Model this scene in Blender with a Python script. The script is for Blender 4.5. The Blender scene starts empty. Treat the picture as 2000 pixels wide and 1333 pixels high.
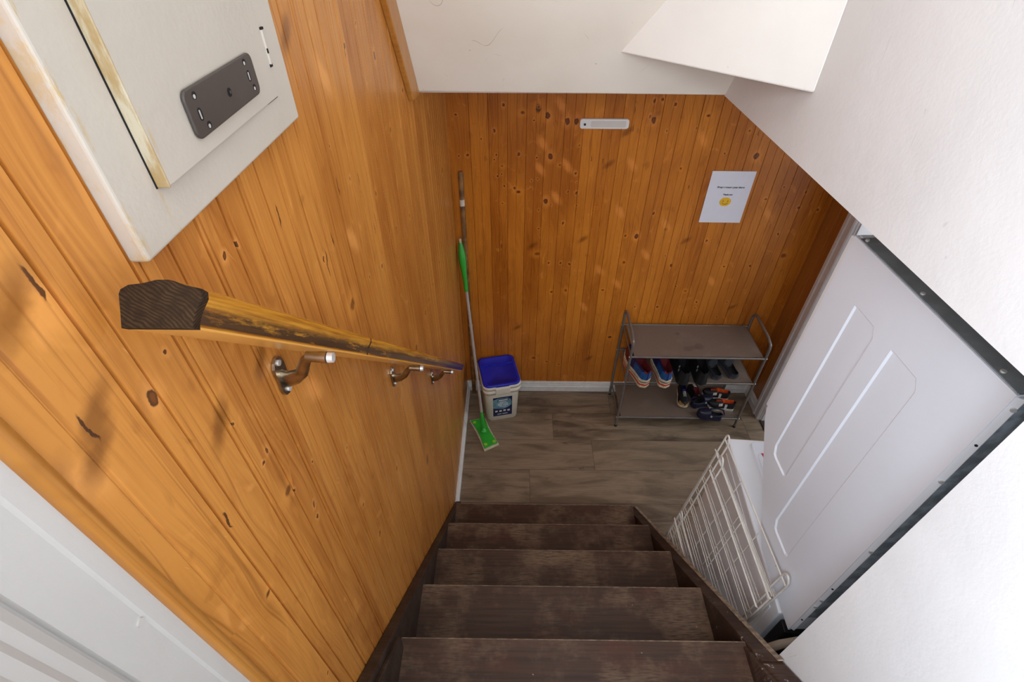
import bpy, math, random
from mathutils import Vector, Matrix, Euler
random.seed(7)
S = bpy.context.scene
COL = S.collection
# ---------------------------------------------------------------- camera
F_PX, PIT, YAW, ROL = 976.9, 0.71927, -0.00757, -0.00388
fw = Vector((math.sin(YAW)*math.cos(PIT), math.cos(YAW)*math.cos(PIT), -math.sin(PIT)))
rt = Vector((math.cos(YAW), -math.sin(YAW), 0)); dn = fw.cross(rt)
r2 = math.cos(ROL)*rt + math.sin(ROL)*dn; d2 = -math.sin(ROL)*rt + math.cos(ROL)*dn
cd = bpy.data.cameras.new('camera'); cam = bpy.data.objects.new('camera', cd); COL.objects.link(cam)
cd.sensor_width = 36; cd.lens = F_PX/2000*36; cd.clip_start = 0.02; cd.clip_end = 50
m = Matrix(((r2.x, -d2.x, -fw.x, 0), (r2.y, -d2.y, -fw.y, 0), (r2.z, -d2.z, -fw.z, 2.5), (0, 0, 0, 1)))
cam.matrix_world = m
S.camera = cam
# ---------------------------------------------------------------- world, lights, exposure
w = bpy.data.worlds.new('world'); S.world = w; w.use_nodes = True
bg = w.node_tree.nodes['Background']; bg.inputs[0].default_value = (0.80, 0.89, 1.0, 1); bg.inputs[1].default_value = 1.25
def area(name, loc, target, size, power, color, sy=None):
    l = bpy.data.lights.new(name, 'AREA'); l.energy = power; l.color = color; l.shape = 'RECTANGLE'
    l.size = size; l.size_y = sy or size
    o = bpy.data.objects.new(name, l); COL.objects.link(o); o.location = loc
    o.rotation_euler = (Vector(target)-Vector(loc)).to_track_quat('-Z', 'Y').to_euler()
    return o
area('landing_window_light', (-0.22, -1.75, 3.0), (0.3, 1.6, 1.7), 1.1, 48, (0.93, 0.95, 1.0), 1.3)
area('side_window_light', (-0.40, -0.45, 2.60), (1.0, -0.10, 2.2), 0.80, 36, (0.82, 0.905, 1.0), 1.1)
area('next_room_light', (2.45, 1.62, 1.35), (1.0, 1.75, 0.9), 0.9, 16, (0.86, 0.93, 1.0), 1.4)
area('landing_ceiling_light', (0.35, -0.75, 3.9), (0.1, 1.2, 1.4), 0.8, 10, (1.0, 0.93, 0.84))
S.view_settings.view_transform = 'Standard'; S.view_settings.look = 'None'
S.view_settings.exposure = 0.0; S.view_settings.gamma = 1.0; S.view_settings.use_curve_mapping = False
try:
    S.cycles.max_bounces = 10; S.cycles.diffuse_bounces = 6
except Exception: pass

# ---------------------------------------------------------------- node helpers
def srgb(r, g, b):
    f = lambda c: (c/255/12.92) if c/255 <= 0.04045 else ((c/255+0.055)/1.055)**2.4
    return (f(r), f(g), f(b), 1)
class G:
    def __init__(s, name, rough=0.5, metal=0.0, color=(0.8, 0.8, 0.8, 1), spec=0.5):
        s.m = bpy.data.materials.new(name); s.m.use_nodes = True; s.t = s.m.node_tree
        s.b = s.t.nodes['Principled BSDF']
        s.b.inputs['Roughness'].default_value = rough; s.b.inputs['Metallic'].default_value = metal
        s.b.inputs['Base Color'].default_value = color; s.b.inputs['Specular IOR Level'].default_value = spec
        s.m.diffuse_color = color
    def put(s, sock, v):
        if v is None: return
        if hasattr(v, 'is_output'): s.t.links.new(v, sock)
        else:
            try: sock.default_value = v
            except Exception: sock.default_value = (v, v, v)
    def n(s, typ, out=0, **kw):
        nd = s.t.nodes.new(typ); ins = {}
        for k, v in kw.items():
            if k.startswith('_'): setattr(nd, k[1:], v)
            else: ins[k] = v
        for k, v in ins.items():
            key = int(k[1:]) if k[0] == 'i' and k[1:].isdigit() else k.replace('__', ' ')
            s.put(nd.inputs[key], v)
        return nd.outputs[out]
    def ma(s, op, a, b=None, c=None, clamp=False):
        nd = s.t.nodes.new('ShaderNodeMath'); nd.operation = op; nd.use_clamp = clamp
        s.put(nd.inputs[0], a)
        if b is not None: s.put(nd.inputs[1], b)
        if c is not None: s.put(nd.inputs[2], c)
        return nd.outputs[0]
    def pos(s):
        p = s.n('ShaderNodeNewGeometry'); nd = s.t.nodes.new('ShaderNodeSeparateXYZ'); s.t.links.new(p, nd.inputs[0])
        return nd.outputs
    def obj(s):
        tc = s.t.nodes.new('ShaderNodeTexCoord'); nd = s.t.nodes.new('ShaderNodeSeparateXYZ'); s.t.links.new(tc.outputs['Object'], nd.inputs[0])
        return nd.outputs
    def vec(s, x=0.0, y=0.0, z=0.0):
        return s.n('ShaderNodeCombineXYZ', i0=x, i1=y, i2=z)
    def noise(s, v, scale=1.0, detail=3.0, rough=0.5, dist=0.0):
        return s.n('ShaderNodeTexNoise', Vector=v, Scale=scale, Detail=detail, Roughness=rough, Distortion=dist)
    def step(s, v, a, b):      # smooth 0..1 between a and b
        return s.n('ShaderNodeMapRange', _interpolation_type='SMOOTHSTEP', i0=v, i1=a, i2=b, i3=0.0, i4=1.0)
    def mix(s, f, a, b, mode='MIX'):
        nd = s.t.nodes.new('ShaderNodeMix'); nd.data_type = 'RGBA'; nd.blend_type = mode
        s.put(nd.inputs[0], f); s.put(nd.inputs[6], a); s.put(nd.inputs[7], b)
        return nd.outputs[2]
    def color(s, c): s.put(s.b.inputs['Base Color'], c)
    def bump(s, h, strength=0.3, dist=0.002):
        nd = s.t.nodes.new('ShaderNodeBump'); nd.inputs['Strength'].default_value = strength
        nd.inputs['Distance'].default_value = dist
        s.t.links.new(h, nd.inputs['Height']); s.t.links.new(nd.outputs[0], s.b.inputs['Normal'])

def plain(name, col, rough=0.5, metal=0.0, var=0.06, scale=25, bump=0.0, spec=0.5):
    g = G(name, rough, metal, col, spec)
    tc = g.t.nodes.new('ShaderNodeTexCoord')
    nz = g.noise(tc.outputs['Object'], scale, 4)
    d = tuple(c*(1-var*2.2) for c in col[:3])+(1,)
    g.color(g.mix(g.step(nz, 0.35, 0.7), d, col))
    if bump: g.bump(nz, bump, 0.001)
    return g.m

# knot and flare positions on the two pine walls: (distance along the wall, height)
SP_L = {'dot': [(0.329, 2.195), (0.848, 2.191), (1.136, 1.969), (0.494, 2.21), (1.321, 1.858), (1.136, 2.322), (0.462, 1.843), (0.369, 1.968), (0.506, 1.719), (0.357, 2.059), (0.395, 1.863), (0.333, 2.221), (0.491, 2.001), (1.626, 1.885)], 'med': [(0.465, 2.211), (0.913, 2.105), (1.001, 1.855), (0.901, 1.891), (1.185, 1.856), (1.037, 2.303), (0.421, 1.785), (0.384, 1.975), (0.416, 1.756), (0.703, 2.059)], 'big': [(0.293, 2.175), (1.24, 2.247)], 'crack': [(0.715, 2.057), (0.711, 2.035), (1.003, 1.953), (0.606, 2.186), (1.033, 2.298), (1.181, 1.85), (0.961, 2.085), (0.841, 2.122), (0.268, 2.31), (0.281, 1.985), (0.759, 2.062), (0.232, 2.207)], 'light': [(0.893, 2.287), (0.537, 1.926), (0.197, 2.186), (0.256, 2.301), (0.517, 2.068), (0.855, 2.007)], 'dark': [(0.785, 2.366), (0.246, 2.309), (0.227, 2.188), (0.341, 2.078), (0.177, 2.187), (0.45, 2.074), (0.24200000000000002, 2.207)]}
SP_F = {'dot': [(0.078, 1.764), (0.096, 1.821), (-0.274, 1.786), (-0.273, 1.6), (-0.096, 1.606), (-0.104, 1.584), (0.095, 1.595), (0.074, 1.481), (0.104, 1.489), (0.176, 1.354), (0.119, 1.224), (0.115, 1.325), (-0.071, 1.514), (-0.09, 1.503), (-0.059, 1.454), (0.256, 1.425), (0.976, 1.622), (1.364, 1.366), (1.311, 1.457), (0.683, 1.721), (0.815, 1.735), (1.205, 0.643), (1.233, 0.757), (0.374, 0.342), (0.294, 0.553), (0.704, 0.714), (0.549, 0.75), (0.913, 0.862), (1.037, 0.641), (0.271, 0.156), (0.813, 1.063)], 'med': [(-0.06, 1.828), (-0.103, 1.718), (0.01, 1.611), (-0.232, 1.605), (-0.008, 1.442), (0.245, 1.254), (0.299, 1.42), (0.286, 1.519), (1.428, 1.431), (1.424, 1.349), (1.523, 1.339), (1.373, 1.202), (0.631, 1.174), (0.7, 1.313), (0.605, 1.849), (0.638, 1.854), (0.7, 1.835), (0.597, 1.783), (0.248, 1.013), (0.296, 1.007), (0.183, 1.012), (1.01, 1.159), (1.289, 1.003), (1.055, 0.755), (0.836, 0.715)], 'big': [(0.139, 1.784), (0.228, 1.761), (0.269, 1.761), (0.149, 1.375), (0.616, 1.767), (1.127, 1.609), (0.16, 1.6), (0.636, 1.18)], 'crack': [(0.354, 1.592), (0.411, 1.58), (0.846, 1.453), (1.104, 1.714), (0.524, 1.81), (0.53, 1.733), (-0.075, 1.119), (-0.062, 0.99)], 'light': [(0.195, 1.83), (0.243, 1.556), (0.55, 1.566), (0.529, 1.32), (0.202, 1.392), (0.467, 0.968), (0.855, 1.685), (0.704, 1.069), (0.114, 1.54), (0.121, 1.662), (0.576, 0.877), (0.404, 0.711), (0.776, 1.247), (1.284, 1.309), (1.106, 0.899)], 'dark': [(0.44, 1.565), (0.613, 1.783), (0.355, 1.16), (0.505, 1.715), (0.09, 1.12), (0.902, 1.158), (0.477, 0.298), (0.013, 0.55), (0.768, 0.517), (1.274, 0.72)]}
def pine(name, axis, bw, u0, light, dark, knotcol, seed, knot_a=0.10, knot_b=0.24, warm=None, spots=None, pres_min=0.42, ks=1.0):
    g = G(name, 0.32, 0, light, 0.45)
    P = g.pos(); u = P['XYZ'.index(axis.upper())]; v = P[2]
    bid = g.ma('FLOOR', g.ma('DIVIDE', g.ma('SUBTRACT', u, u0), bw))
    rnd = g.n('ShaderNodeTexWhiteNoise', _noise_dimensions='1D', W=g.ma('ADD', bid, seed))
    # one knot candidate per stretched cell
    cu = g.ma('DIVIDE', u, knot_a); cv = g.ma('DIVIDE', v, knot_b)
    vo = g.t.nodes.new('ShaderNodeTexVoronoi'); vo.voronoi_dimensions = '2D'; vo.inputs['Scale'].default_value = 1
    g.t.links.new(g.vec(g.ma('ADD', cu, seed*3.7), g.ma('ADD', cv, seed*1.3), 0), vo.inputs['Vector'])
    sp = g.t.nodes.new('ShaderNodeSeparateXYZ'); g.t.links.new(vo.outputs['Position'], sp.inputs[0])
    du = g.ma('MULTIPLY', g.ma('SUBTRACT', g.ma('ADD', cu, seed*3.7), sp.outputs[0]), knot_a)
    dv = g.ma('MULTIPLY', g.ma('SUBTRACT', g.ma('ADD', cv, seed*1.3), sp.outputs[1]), knot_b)
    sc = g.t.nodes.new('ShaderNodeSeparateColor'); g.t.links.new(vo.outputs['Color'], sc.inputs[0])
    wob = g.ma('MULTIPLY', g.ma('SUBTRACT', g.noise(g.vec(u, v, seed), 110, 3), 0.5), 0.010)
    d = g.ma('ADD', g.ma('SQRT', g.ma('ADD', g.ma('MULTIPLY', du, du), g.ma('MULTIPLY', g.ma('MULTIPLY', dv, dv), g.ma('MULTIPLY_ADD', sc.outputs[2], 2.2, 0.25)))), wob)
    pres = g.ma('GREATER_THAN', sc.outputs[0], pres_min)
    rk = g.ma('ADD', 0.0026, g.ma('MULTIPLY', g.ma('POWER', sc.outputs[1], 3.0), 0.010))
    q = g.ma('DIVIDE', d, rk)
    knot = g.ma('MULTIPLY', pres, g.ma('SUBTRACT', 1.0, g.step(q, 0.75, 1.35)))
    ring = g.ma('MULTIPLY', pres, g.ma('SUBTRACT', 1.0, g.step(q, 1.0, 1.9)))
    halo = g.ma('MULTIPLY', pres, g.ma('SUBTRACT', 1.0, g.step(q, 1.2, 6.0)))
    # grain lines bend around the knots
    ex = g.ma('POWER', 2.718, g.ma('MULTIPLY', g.ma('MULTIPLY', g.ma('ADD', g.ma('MULTIPLY', du, du), g.ma('MULTIPLY', g.ma('MULTIPLY', dv, dv), 0.12)), -1.0), 1600.0))
    uw = g.ma('SUBTRACT', u, g.ma('MULTIPLY', g.ma('MULTIPLY', du, ex), 0.8))
    low = g.noise(g.vec(g.ma('MULTIPLY', uw, 9), g.ma('MULTIPLY', v, 2.0), g.ma('MULTIPLY', rnd, 37)), 1, 2)
    ph = g.ma('ADD', g.ma('MULTIPLY', uw, 420), g.ma('MULTIPLY', low, 60))
    rings = g.ma('MULTIPLY_ADD', g.ma('SINE', ph), 0.5, 0.5)
    fine = g.noise(g.vec(g.ma('MULTIPLY', uw, 300), g.ma('MULTIPLY', v, 5), g.ma('MULTIPLY', rnd, 11)), 1, 4, 0.6)
    blot = g.noise(g.vec(g.ma('MULTIPLY', u, 7), g.ma('MULTIPLY', v, 2.2), g.ma('MULTIPLY', rnd, 23)), 1, 4)
    f = g.ma('ADD', g.ma('MULTIPLY', g.ma('POWER', rings, 2.0), 0.20), g.ma('MULTIPLY', g.step(fine, 0.35, 0.72), 0.34))
    f = g.ma('ADD', f, g.ma('MULTIPLY', g.ma('SUBTRACT', g.step(blot, 0.3, 0.75), 0.30), 0.60))
    f = g.ma('ADD', f, g.ma('MULTIPLY', g.ma('SUBTRACT', rnd, 0.40), 0.46), clamp=True)
    c = g.mix(f, light, dark)
    if warm:
        c = g.mix(g.ma('MULTIPLY', g.step(g.noise(g.vec(u, v, seed+5), 2.3, 3), 0.45, 0.75), 0.5), c, warm)
    big = g.step(sc.outputs[1], 0.45, 0.9)
    flare = g.noise(g.vec(g.ma('MULTIPLY', u, 22), g.ma('MULTIPLY', v, 13), seed), 1, 3, 0.5, 1.0)
    c = g.mix(g.ma('MULTIPLY', g.step(flare, 0.60, 0.78), 0.45), c, tuple(x*0.72 for x in dark[:3])+(1,))
    c = g.mix(g.ma('MULTIPLY', g.ma('SUBTRACT', 1.0, g.step(flare, 0.22, 0.40)), 0.55), c, tuple(min(1, x*1.25+0.02) for x in light[:3])+(1,))
    c = g.mix(g.ma('MULTIPLY', halo, 0.5), c, tuple(min(1, x*1.2) for x in light[:3])+(1,))
    c = g.mix(g.ma('MULTIPLY', ring, 0.65), c, tuple(x*0.55 for x in dark[:3])+(1,))
    c = g.mix(g.ma('MULTIPLY', knot, g.ma('MULTIPLY_ADD', g.ma('FRACT', g.ma('MULTIPLY', sc.outputs[0], 9.7)), 0.55, 0.38)), c, knotcol)
    if spots:
        wu = g.ma('MULTIPLY_ADD', g.ma('SUBTRACT', g.noise(g.vec(u, v, seed), 55, 3), 0.5), 0.014, u)
        wv = g.ma('MULTIPLY_ADD', g.ma('SUBTRACT', g.noise(g.vec(u, v, seed+4), 55, 3), 0.5), 0.018, v)
        def near(cls, ru, rv, slant=0.0):
            pv = g.vec(g.ma('DIVIDE', g.ma('ADD', wu, g.ma('MULTIPLY', wv, slant)), ru), g.ma('DIVIDE', wv, rv), 0.0); best = None
            for (a_, b_) in spots[cls]:
                nd = g.t.nodes.new('ShaderNodeVectorMath'); nd.operation = 'DISTANCE'; g.t.links.new(pv, nd.inputs[0])
                nd.inputs[1].default_value = ((a_+b_*slant)/ru, b_/rv, 0)
                best = nd.outputs['Value'] if best is None else g.ma('MINIMUM', best, nd.outputs['Value'])
            return best
        dk2 = tuple(x*0.45 for x in dark[:3])+(1,); lt2 = tuple(min(1, x*1.35+0.03) for x in light[:3])+(1,)
        q1 = near('light', 0.020, 0.034, 0.5)
        c = g.mix(g.ma('MULTIPLY', g.ma('SUBTRACT', 1.0, g.step(q1, 0.3, 1.5)), 0.60), c, lt2)
        q1 = near('dark', 0.020, 0.024, -0.8)
        c = g.mix(g.ma('MULTIPLY', g.ma('SUBTRACT', 1.0, g.step(q1, 0.2, 1.4)), 0.70), c, dk2)
        for cls, ru, rv in (('dot', 0.0036, 0.0040), ('med', 0.0052, 0.0068), ('big', 0.0095, 0.0135)):
            q1 = near(cls, ru*ks, rv*ks)
            c = g.mix(g.ma('MULTIPLY', g.ma('SUBTRACT', 1.0, g.step(q1, 1.0, 3.6)), 0.40), c, lt2)
            c = g.mix(g.ma('MULTIPLY', g.ma('SUBTRACT', 1.0, g.step(q1, 0.95, 1.25)), 0.92), c, knotcol)
            c = g.mix(g.ma('MULTIPLY', g.ma('SUBTRACT', 1.0, g.step(q1, 0.45, 0.85)), 0.55 if cls != 'dot' else 0.1), c, tuple(x*0.75 for x in dark[:3])+(1,))
        q1 = near('crack', 0.0016, 0.014)
        c = g.mix(g.ma('MULTIPLY', g.ma('SUBTRACT', 1.0, g.step(q1, 0.8, 1.3)), 0.92), c, knotcol)
    # thin resin lines along the boards
    rs = g.noise(g.vec(g.ma('MULTIPLY', uw, 190), g.ma('MULTIPLY', v, 1.3), g.ma('MULTIPLY', rnd, 51)), 1, 2)
    c = g.mix(g.ma('MULTIPLY', g.step(rs, 0.58, 0.72), 0.42), c, tuple(x*0.62 for x in dark[:3])+(1,))
    # short dark cracks and dents
    ck = g.noise(g.vec(g.ma('MULTIPLY', u, 75), g.ma('MULTIPLY', v, 9), seed+2), 1, 3)
    c = g.mix(g.ma('MULTIPLY', g.step(ck, 0.74, 0.80), 0.55), c, knotcol)
    # pale scratches
    sk = g.noise(g.vec(g.ma('MULTIPLY', g.ma('ADD', u, g.ma('MULTIPLY', v, 0.3)), 120), g.ma('MULTIPLY', v, 16), seed+9), 1, 2)
    c = g.mix(g.ma('MULTIPLY', g.step(sk, 0.75, 0.80), 0.35), c, tuple(min(1, x*1.5+0.05) for x in light[:3])+(1,))
    g.color(c)
    g.put(g.b.inputs['Roughness'], g.ma('MULTIPLY_ADD', fine, 0.22, 0.22))
    g.bump(g.ma('ADD', g.ma('MULTIPLY', rings, 0.5), fine), 0.10, 0.0006)
    return g.m

def plaster(name, col, seed, scuff=0.6, tint=None):
    g = G(name, 0.55, 0, col, 0.35)
    P = g.pos(); v3 = g.vec(P[0], P[1], P[2])
    big = g.noise(v3, 3.5, 3)
    c = g.mix(g.step(big, 0.3, 0.75), col, tint or tuple(x*0.93 for x in col[:3])+(1,))
    n1 = g.n('ShaderNodeTexNoise', Vector=g.vec(g.ma('MULTIPLY', g.ma('ADD', P[0], seed), 1.5), g.ma('MULTIPLY', P[1], 1.5), g.ma('MULTIPLY', P[2], 0.5)), Scale=5.0, Detail=1.0, Distortion=0.15)
    line = g.ma('SUBTRACT', 1.0, g.step(g.ma('ABSOLUTE', g.ma('SUBTRACT', n1, 0.5)), 0.0007, 0.0026))
    n2 = g.noise(g.vec(P[0], g.ma('ADD', P[1], seed*2.0), P[2]), 11, 2)
    f = g.ma('MULTIPLY', g.ma('MULTIPLY', line, g.step(n2, 0.62, 0.70)), scuff)
    c = g.mix(g.ma('MULTIPLY', f, 0.75), c, (0.22, 0.19, 0.16, 1))
    n3 = g.noise(g.vec(P[0], P[1], g.ma('ADD', P[2], seed)), 38, 2)
    c = g.mix(g.ma('MULTIPLY', g.step(n3, 0.75, 0.80), 0.45*scuff), c, (0.22, 0.19, 0.16, 1))
    g.color(c)
    fine = g.noise(v3, 160, 3); mid = g.noise(v3, 14, 3)
    g.bump(g.ma('ADD', g.ma('MULTIPLY', mid, 2.0), g.ma('MULTIPLY', fine, 0.35)), 0.22, 0.003)
    return g.m

def stairwood(name, base, worn, chip=0.0):
    g = G(name, 0.5, 0, base, 0.4)
    P = g.pos()
    gr = g.noise(g.vec(g.ma('MULTIPLY', P[0], 4), g.ma('MULTIPLY', P[1], 120), g.ma('MULTIPLY', P[2], 60)), 1, 5, 0.6)
    bl = g.noise(g.vec(g.ma('MULTIPLY', P[0], 5), g.ma('MULTIPLY', P[1], 9), P[2]), 1, 4, 0.6)
    fine = g.noise(g.vec(g.ma('MULTIPLY', P[0], 30), g.ma('MULTIPLY', P[1], 260), P[2]), 1, 3)
    red = tuple(x*y for x, y in zip(base[:3], (1.35, 0.72, 0.62)))+(1,)
    c = g.mix(g.step(gr, 0.3, 0.7), tuple(x*0.55 for x in base[:3])+(1,), base)
    c = g.mix(g.ma('MULTIPLY', g.step(bl, 0.5, 0.7), 0.35), c, red)
    wr = g.ma('MULTIPLY', g.step(g.noise(g.vec(P[0], P[1], g.ma('MULTIPLY', P[2], 3)), 6, 5, 0.65), 0.42, 0.68), g.step(fine, 0.25, 0.6))
    c = g.mix(g.ma('MULTIPLY', wr, 0.75), c, worn)
    sp = g.noise(g.vec(P[0], P[1], P[2]), 70, 2)
    c = g.mix(g.ma('MULTIPLY', g.step(sp, 0.78, 0.81), 0.7), c, (0.45, 0.40, 0.34, 1))
    if chip:
        ch = g.noise(g.vec(P[0], P[1], P[2]), 26, 6, 0.75)
        hi = g.step(P[2], 0.45, 1.25)
        c = g.mix(g.ma('MULTIPLY', g.step(ch, 0.60, 0.66), g.ma('MULTIPLY', hi, chip)), c, (0.62, 0.58, 0.54, 1))
    g.color(c)
    g.put(g.b.inputs['Roughness'], g.ma('MULTIPLY_ADD', bl, 0.4, 0.32))
    g.bump(g.ma('ADD', gr, g.ma('MULTIPLY', fine, 0.4)), 0.25, 0.001)
    return g.m

def laminate(name):
    g = G(name, 0.45, 0, (0.2, 0.15, 0.11, 1), 0.4)
    P = g.pos(); RW, PL = 0.2167, 1.22
    ry = g.ma('DIVIDE', g.ma('SUBTRACT', P[1], 1.495), RW); row = g.ma('FLOOR', ry)
    # row 0 joins at x=0.092, row 2 at x=0.246
    off = g.ma('ADD', g.ma('MULTIPLY', row, 0.385), 0.092)
    off = g.ma('SUBTRACT', off, g.ma('MULTIPLY', g.ma('GREATER_THAN', row, 1.5), 0.616))
    rx = g.ma('DIVIDE', g.ma('SUBTRACT', P[0], off), PL); pl = g.ma('FLOOR', rx)
    rnd = g.n('ShaderNodeTexWhiteNoise', _noise_dimensions='2D', Vector=g.vec(row, pl, 0))
    low = g.noise(g.vec(g.ma('MULTIPLY', P[0], 2.6), g.ma('MULTIPLY', P[1], 13), g.ma('MULTIPLY', rnd, 30)), 1, 5, 0.6, 0.8)
    gr = g.noise(g.vec(g.ma('MULTIPLY', P[0], 9), g.ma('MULTIPLY', P[1], 170), g.ma('MULTIPLY', rnd, 30)), 1, 4, 0.6)
    c = g.mix(g.step(low, 0.30, 0.62), (0.085, 0.056, 0.034, 1), (0.27, 0.195, 0.128, 1))
    c = g.mix(g.ma('MULTIPLY', g.step(gr, 0.4, 0.7), 0.5), c, (0.085, 0.062, 0.046, 1))
    c = g.mix(g.ma('MULTIPLY', rnd, 0.35), c, (0.29, 0.215, 0.145, 1))
    kn = g.noise(g.vec(g.ma('MULTIPLY', P[0], 7), g.ma('MULTIPLY', P[1], 20), 3.0), 1, 3, 0.6, 1.2)
    c = g.mix(g.ma('MULTIPLY', g.step(kn, 0.66, 0.78), 0.8), c, (0.035, 0.022, 0.016, 1))
    fy = g.ma('ABSOLUTE', g.ma('SUBTRACT', g.ma('FRACT', g.ma('ADD', ry, 0.5)), 0.5))
    fx = g.ma('ABSOLUTE', g.ma('SUBTRACT', g.ma('FRACT', g.ma('ADD', rx, 0.5)), 0.5))
    j = g.ma('MAXIMUM', g.ma('LESS_THAN', g.ma('MULTIPLY', fy, RW), 0.0012), g.ma('LESS_THAN', g.ma('MULTIPLY', fx, PL), 0.0012))
    c = g.mix(g.ma('MULTIPLY', j, 0.65), c, (0.02, 0.014, 0.01, 1))
    g.color(c); g.bump(g.ma('SUBTRACT', gr, g.ma('MULTIPLY', j, 2)), 0.12, 0.0008)
    return g.m

M = {}
M['pine_l'] = pine('honey_pine_boards', 'y', 0.096, 0.083, (0.62, 0.262, 0.052, 1), (0.36, 0.112, 0.017, 1), (0.055, 0.018, 0.007, 1), 3.0, spots=SP_L, pres_min=0.66, ks=0.62)
M['pine_f'] = pine('amber_pine_boards', 'x', 0.0865, -0.302, (0.58, 0.195, 0.020, 1), (0.32, 0.080, 0.006, 1), (0.070, 0.020, 0.008, 1), 11.0, 0.095, 0.19, (0.36, 0.105, 0.014, 1), SP_F, 0.70)
M['pine_r'] = pine('amber_pine_boards_side', 'y', 0.0865, 0.0, (0.40, 0.150, 0.026, 1), (0.26, 0.080, 0.012, 1), (0.07, 0.02, 0.008, 1), 5.0)
M['pine_trim'] = pine('varnished_pine_trim', 'y', 0.5, 0.0, (0.50, 0.22, 0.045, 1), (0.36, 0.13, 0.02, 1), (0.1, 0.03, 0.01, 1), 8.0, 0.3, 0.7)
M['plaster'] = plaster('off_white_plaster', (0.77, 0.765, 0.765, 1), 1.0, 0.45)
M['soffit'] = plaster('cream_plaster', (0.84, 0.78, 0.69, 1), 4.0, 0.9, (0.78, 0.71, 0.61, 1))
M['diag'] = plaster('cream_white_plaster', (0.80, 0.775, 0.73, 1), 6.0, 0.25)
M['whitepaint'] = plaster('gloss_white_paint', (0.56, 0.54, 0.51, 1), 2.0, 0.25)
M['whitepaint'].node_tree.nodes['Principled BSDF'].inputs['Roughness'].default_value = 0.3
M['trimwhite'] = plain('white_trim_paint', (0.74, 0.72, 0.69, 1), 0.4, var=0.05)
M['casing'] = plain('pale_grey_white_casing', (0.70, 0.69, 0.69, 1), 0.4, var=0.04)
M['tread'] = stairwood('dark_worn_stair_wood', (0.064, 0.030, 0.016, 1), (0.20, 0.128, 0.075, 1))
M['stringer'] = stairwood('dark_stringer_wood', (0.045, 0.021, 0.014, 1), (0.10, 0.062, 0.042, 1), 0.9)
M['stringer_l'] = stairwood('dark_wall_stringer_wood', (0.045, 0.025, 0.016, 1), (0.085, 0.058, 0.040, 1))
M['nosing'] = plain('bare_worn_edge_wood', (0.24, 0.165, 0.105, 1), 0.7, var=0.25, scale=60)
M['bare'] = plain('bare_pale_edge_wood', (0.40, 0.31, 0.22, 1), 0.7, var=0.25, scale=60)
M['laminate'] = laminate('grey_brown_laminate')
M['darkfloor'] = plain('dark_brown_floor', (0.045, 0.022, 0.015, 1), 0.5, var=0.2)
M['cabwhite'] = plaster('thick_old_white_paint', (0.56, 0.505, 0.43, 1), 9.0, 0.15)
M['cabwhite'].node_tree.nodes['Principled BSDF'].inputs['Roughness'].default_value = 0.35
def yellowed():
    g = G('yellowed_chipped_paint', 0.5, 0, (0.6, 0.5, 0.3, 1)); P = g.pos()
    n = g.noise(g.vec(g.ma('MULTIPLY', P[0], 60), g.ma('MULTIPLY', P[1], 60), g.ma('MULTIPLY', P[2], 14)), 1, 5, 0.65)
    c = g.mix(g.step(n, 0.42, 0.6), (0.50, 0.45, 0.33, 1), (0.36, 0.25, 0.11, 1))
    c = g.mix(g.step(n, 0.68, 0.74), c, (0.12, 0.10, 0.07, 1)); g.color(c); g.bump(n, 0.4, 0.002)
    return g.m
M['yellowed'] = yellowed()
def stain_cabinet():
    m_ = M['cabwhite']; nt = m_.node_tree; b_ = nt.nodes['Principled BSDF']; src = b_.inputs['Base Color'].links[0].from_socket
    g = G.__new__(G); g.m = m_; g.t = nt; g.b = b_
    P = g.pos(); n = g.noise(g.vec(g.ma('MULTIPLY', P[0], 30), g.ma('MULTIPLY', P[1], 90), g.ma('MULTIPLY', P[2], 22)), 1, 5, 0.7)
    near = g.ma('SUBTRACT', 1.0, g.step(g.ma('ABSOLUTE', g.ma('SUBTRACT', P[1], 0.352)), 0.001, 0.007))
    d1 = g.ma('SUBTRACT', 1.0, g.step(g.ma('ABSOLUTE', g.ma('SUBTRACT', P[1], 0.4005)), 0.001, 0.006))
    f = g.ma('MULTIPLY', g.ma('MAXIMUM', near, d1), g.step(n, 0.50, 0.62))
    g.color(g.mix(g.ma('MULTIPLY', f, 0.75), src, (0.52, 0.36, 0.15, 1)))
stain_cabinet()
M['plate'] = plain('dark_taupe_plastic', (0.062, 0.050, 0.043, 1), 0.45, var=0.06)
M['black'] = plain('black_rubber', (0.010, 0.010, 0.011, 1), 0.6)
M['black_gap'] = plain('black_gap', (0.004, 0.003, 0.003, 1), 0.9)
M['screw'] = plain('bright_screw_steel', (0.72, 0.71, 0.69, 1), 0.3, 0.4)
M['nickel'] = plain('aged_nickel', (0.50, 0.43, 0.33, 1), 0.28, 1.0, var=0.15, scale=60)
M['galv'] = plain('galvanised_steel', (0.44, 0.52, 0.58, 1), 0.5, 0.1, var=0.22, scale=40)
M['greymetal'] = plain('grey_lid_metal', (0.26, 0.28, 0.285, 1), 0.40, 0.25, var=0.1)
M['enamel'] = plain('white_appliance_enamel', (0.84, 0.89, 0.97, 1), 0.28, var=0.012, scale=5)
M['enamel2'] = plain('white_washer_enamel', (0.84, 0.86, 0.89, 1), 0.3, var=0.012, scale=5)
M['wire'] = plain('cream_coated_wire', (0.78, 0.75, 0.69, 1), 0.35)
M['rackmetal'] = plain('grey_powder_coated_tube', (0.20, 0.178, 0.16, 1), 0.35, 0.35)
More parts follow.
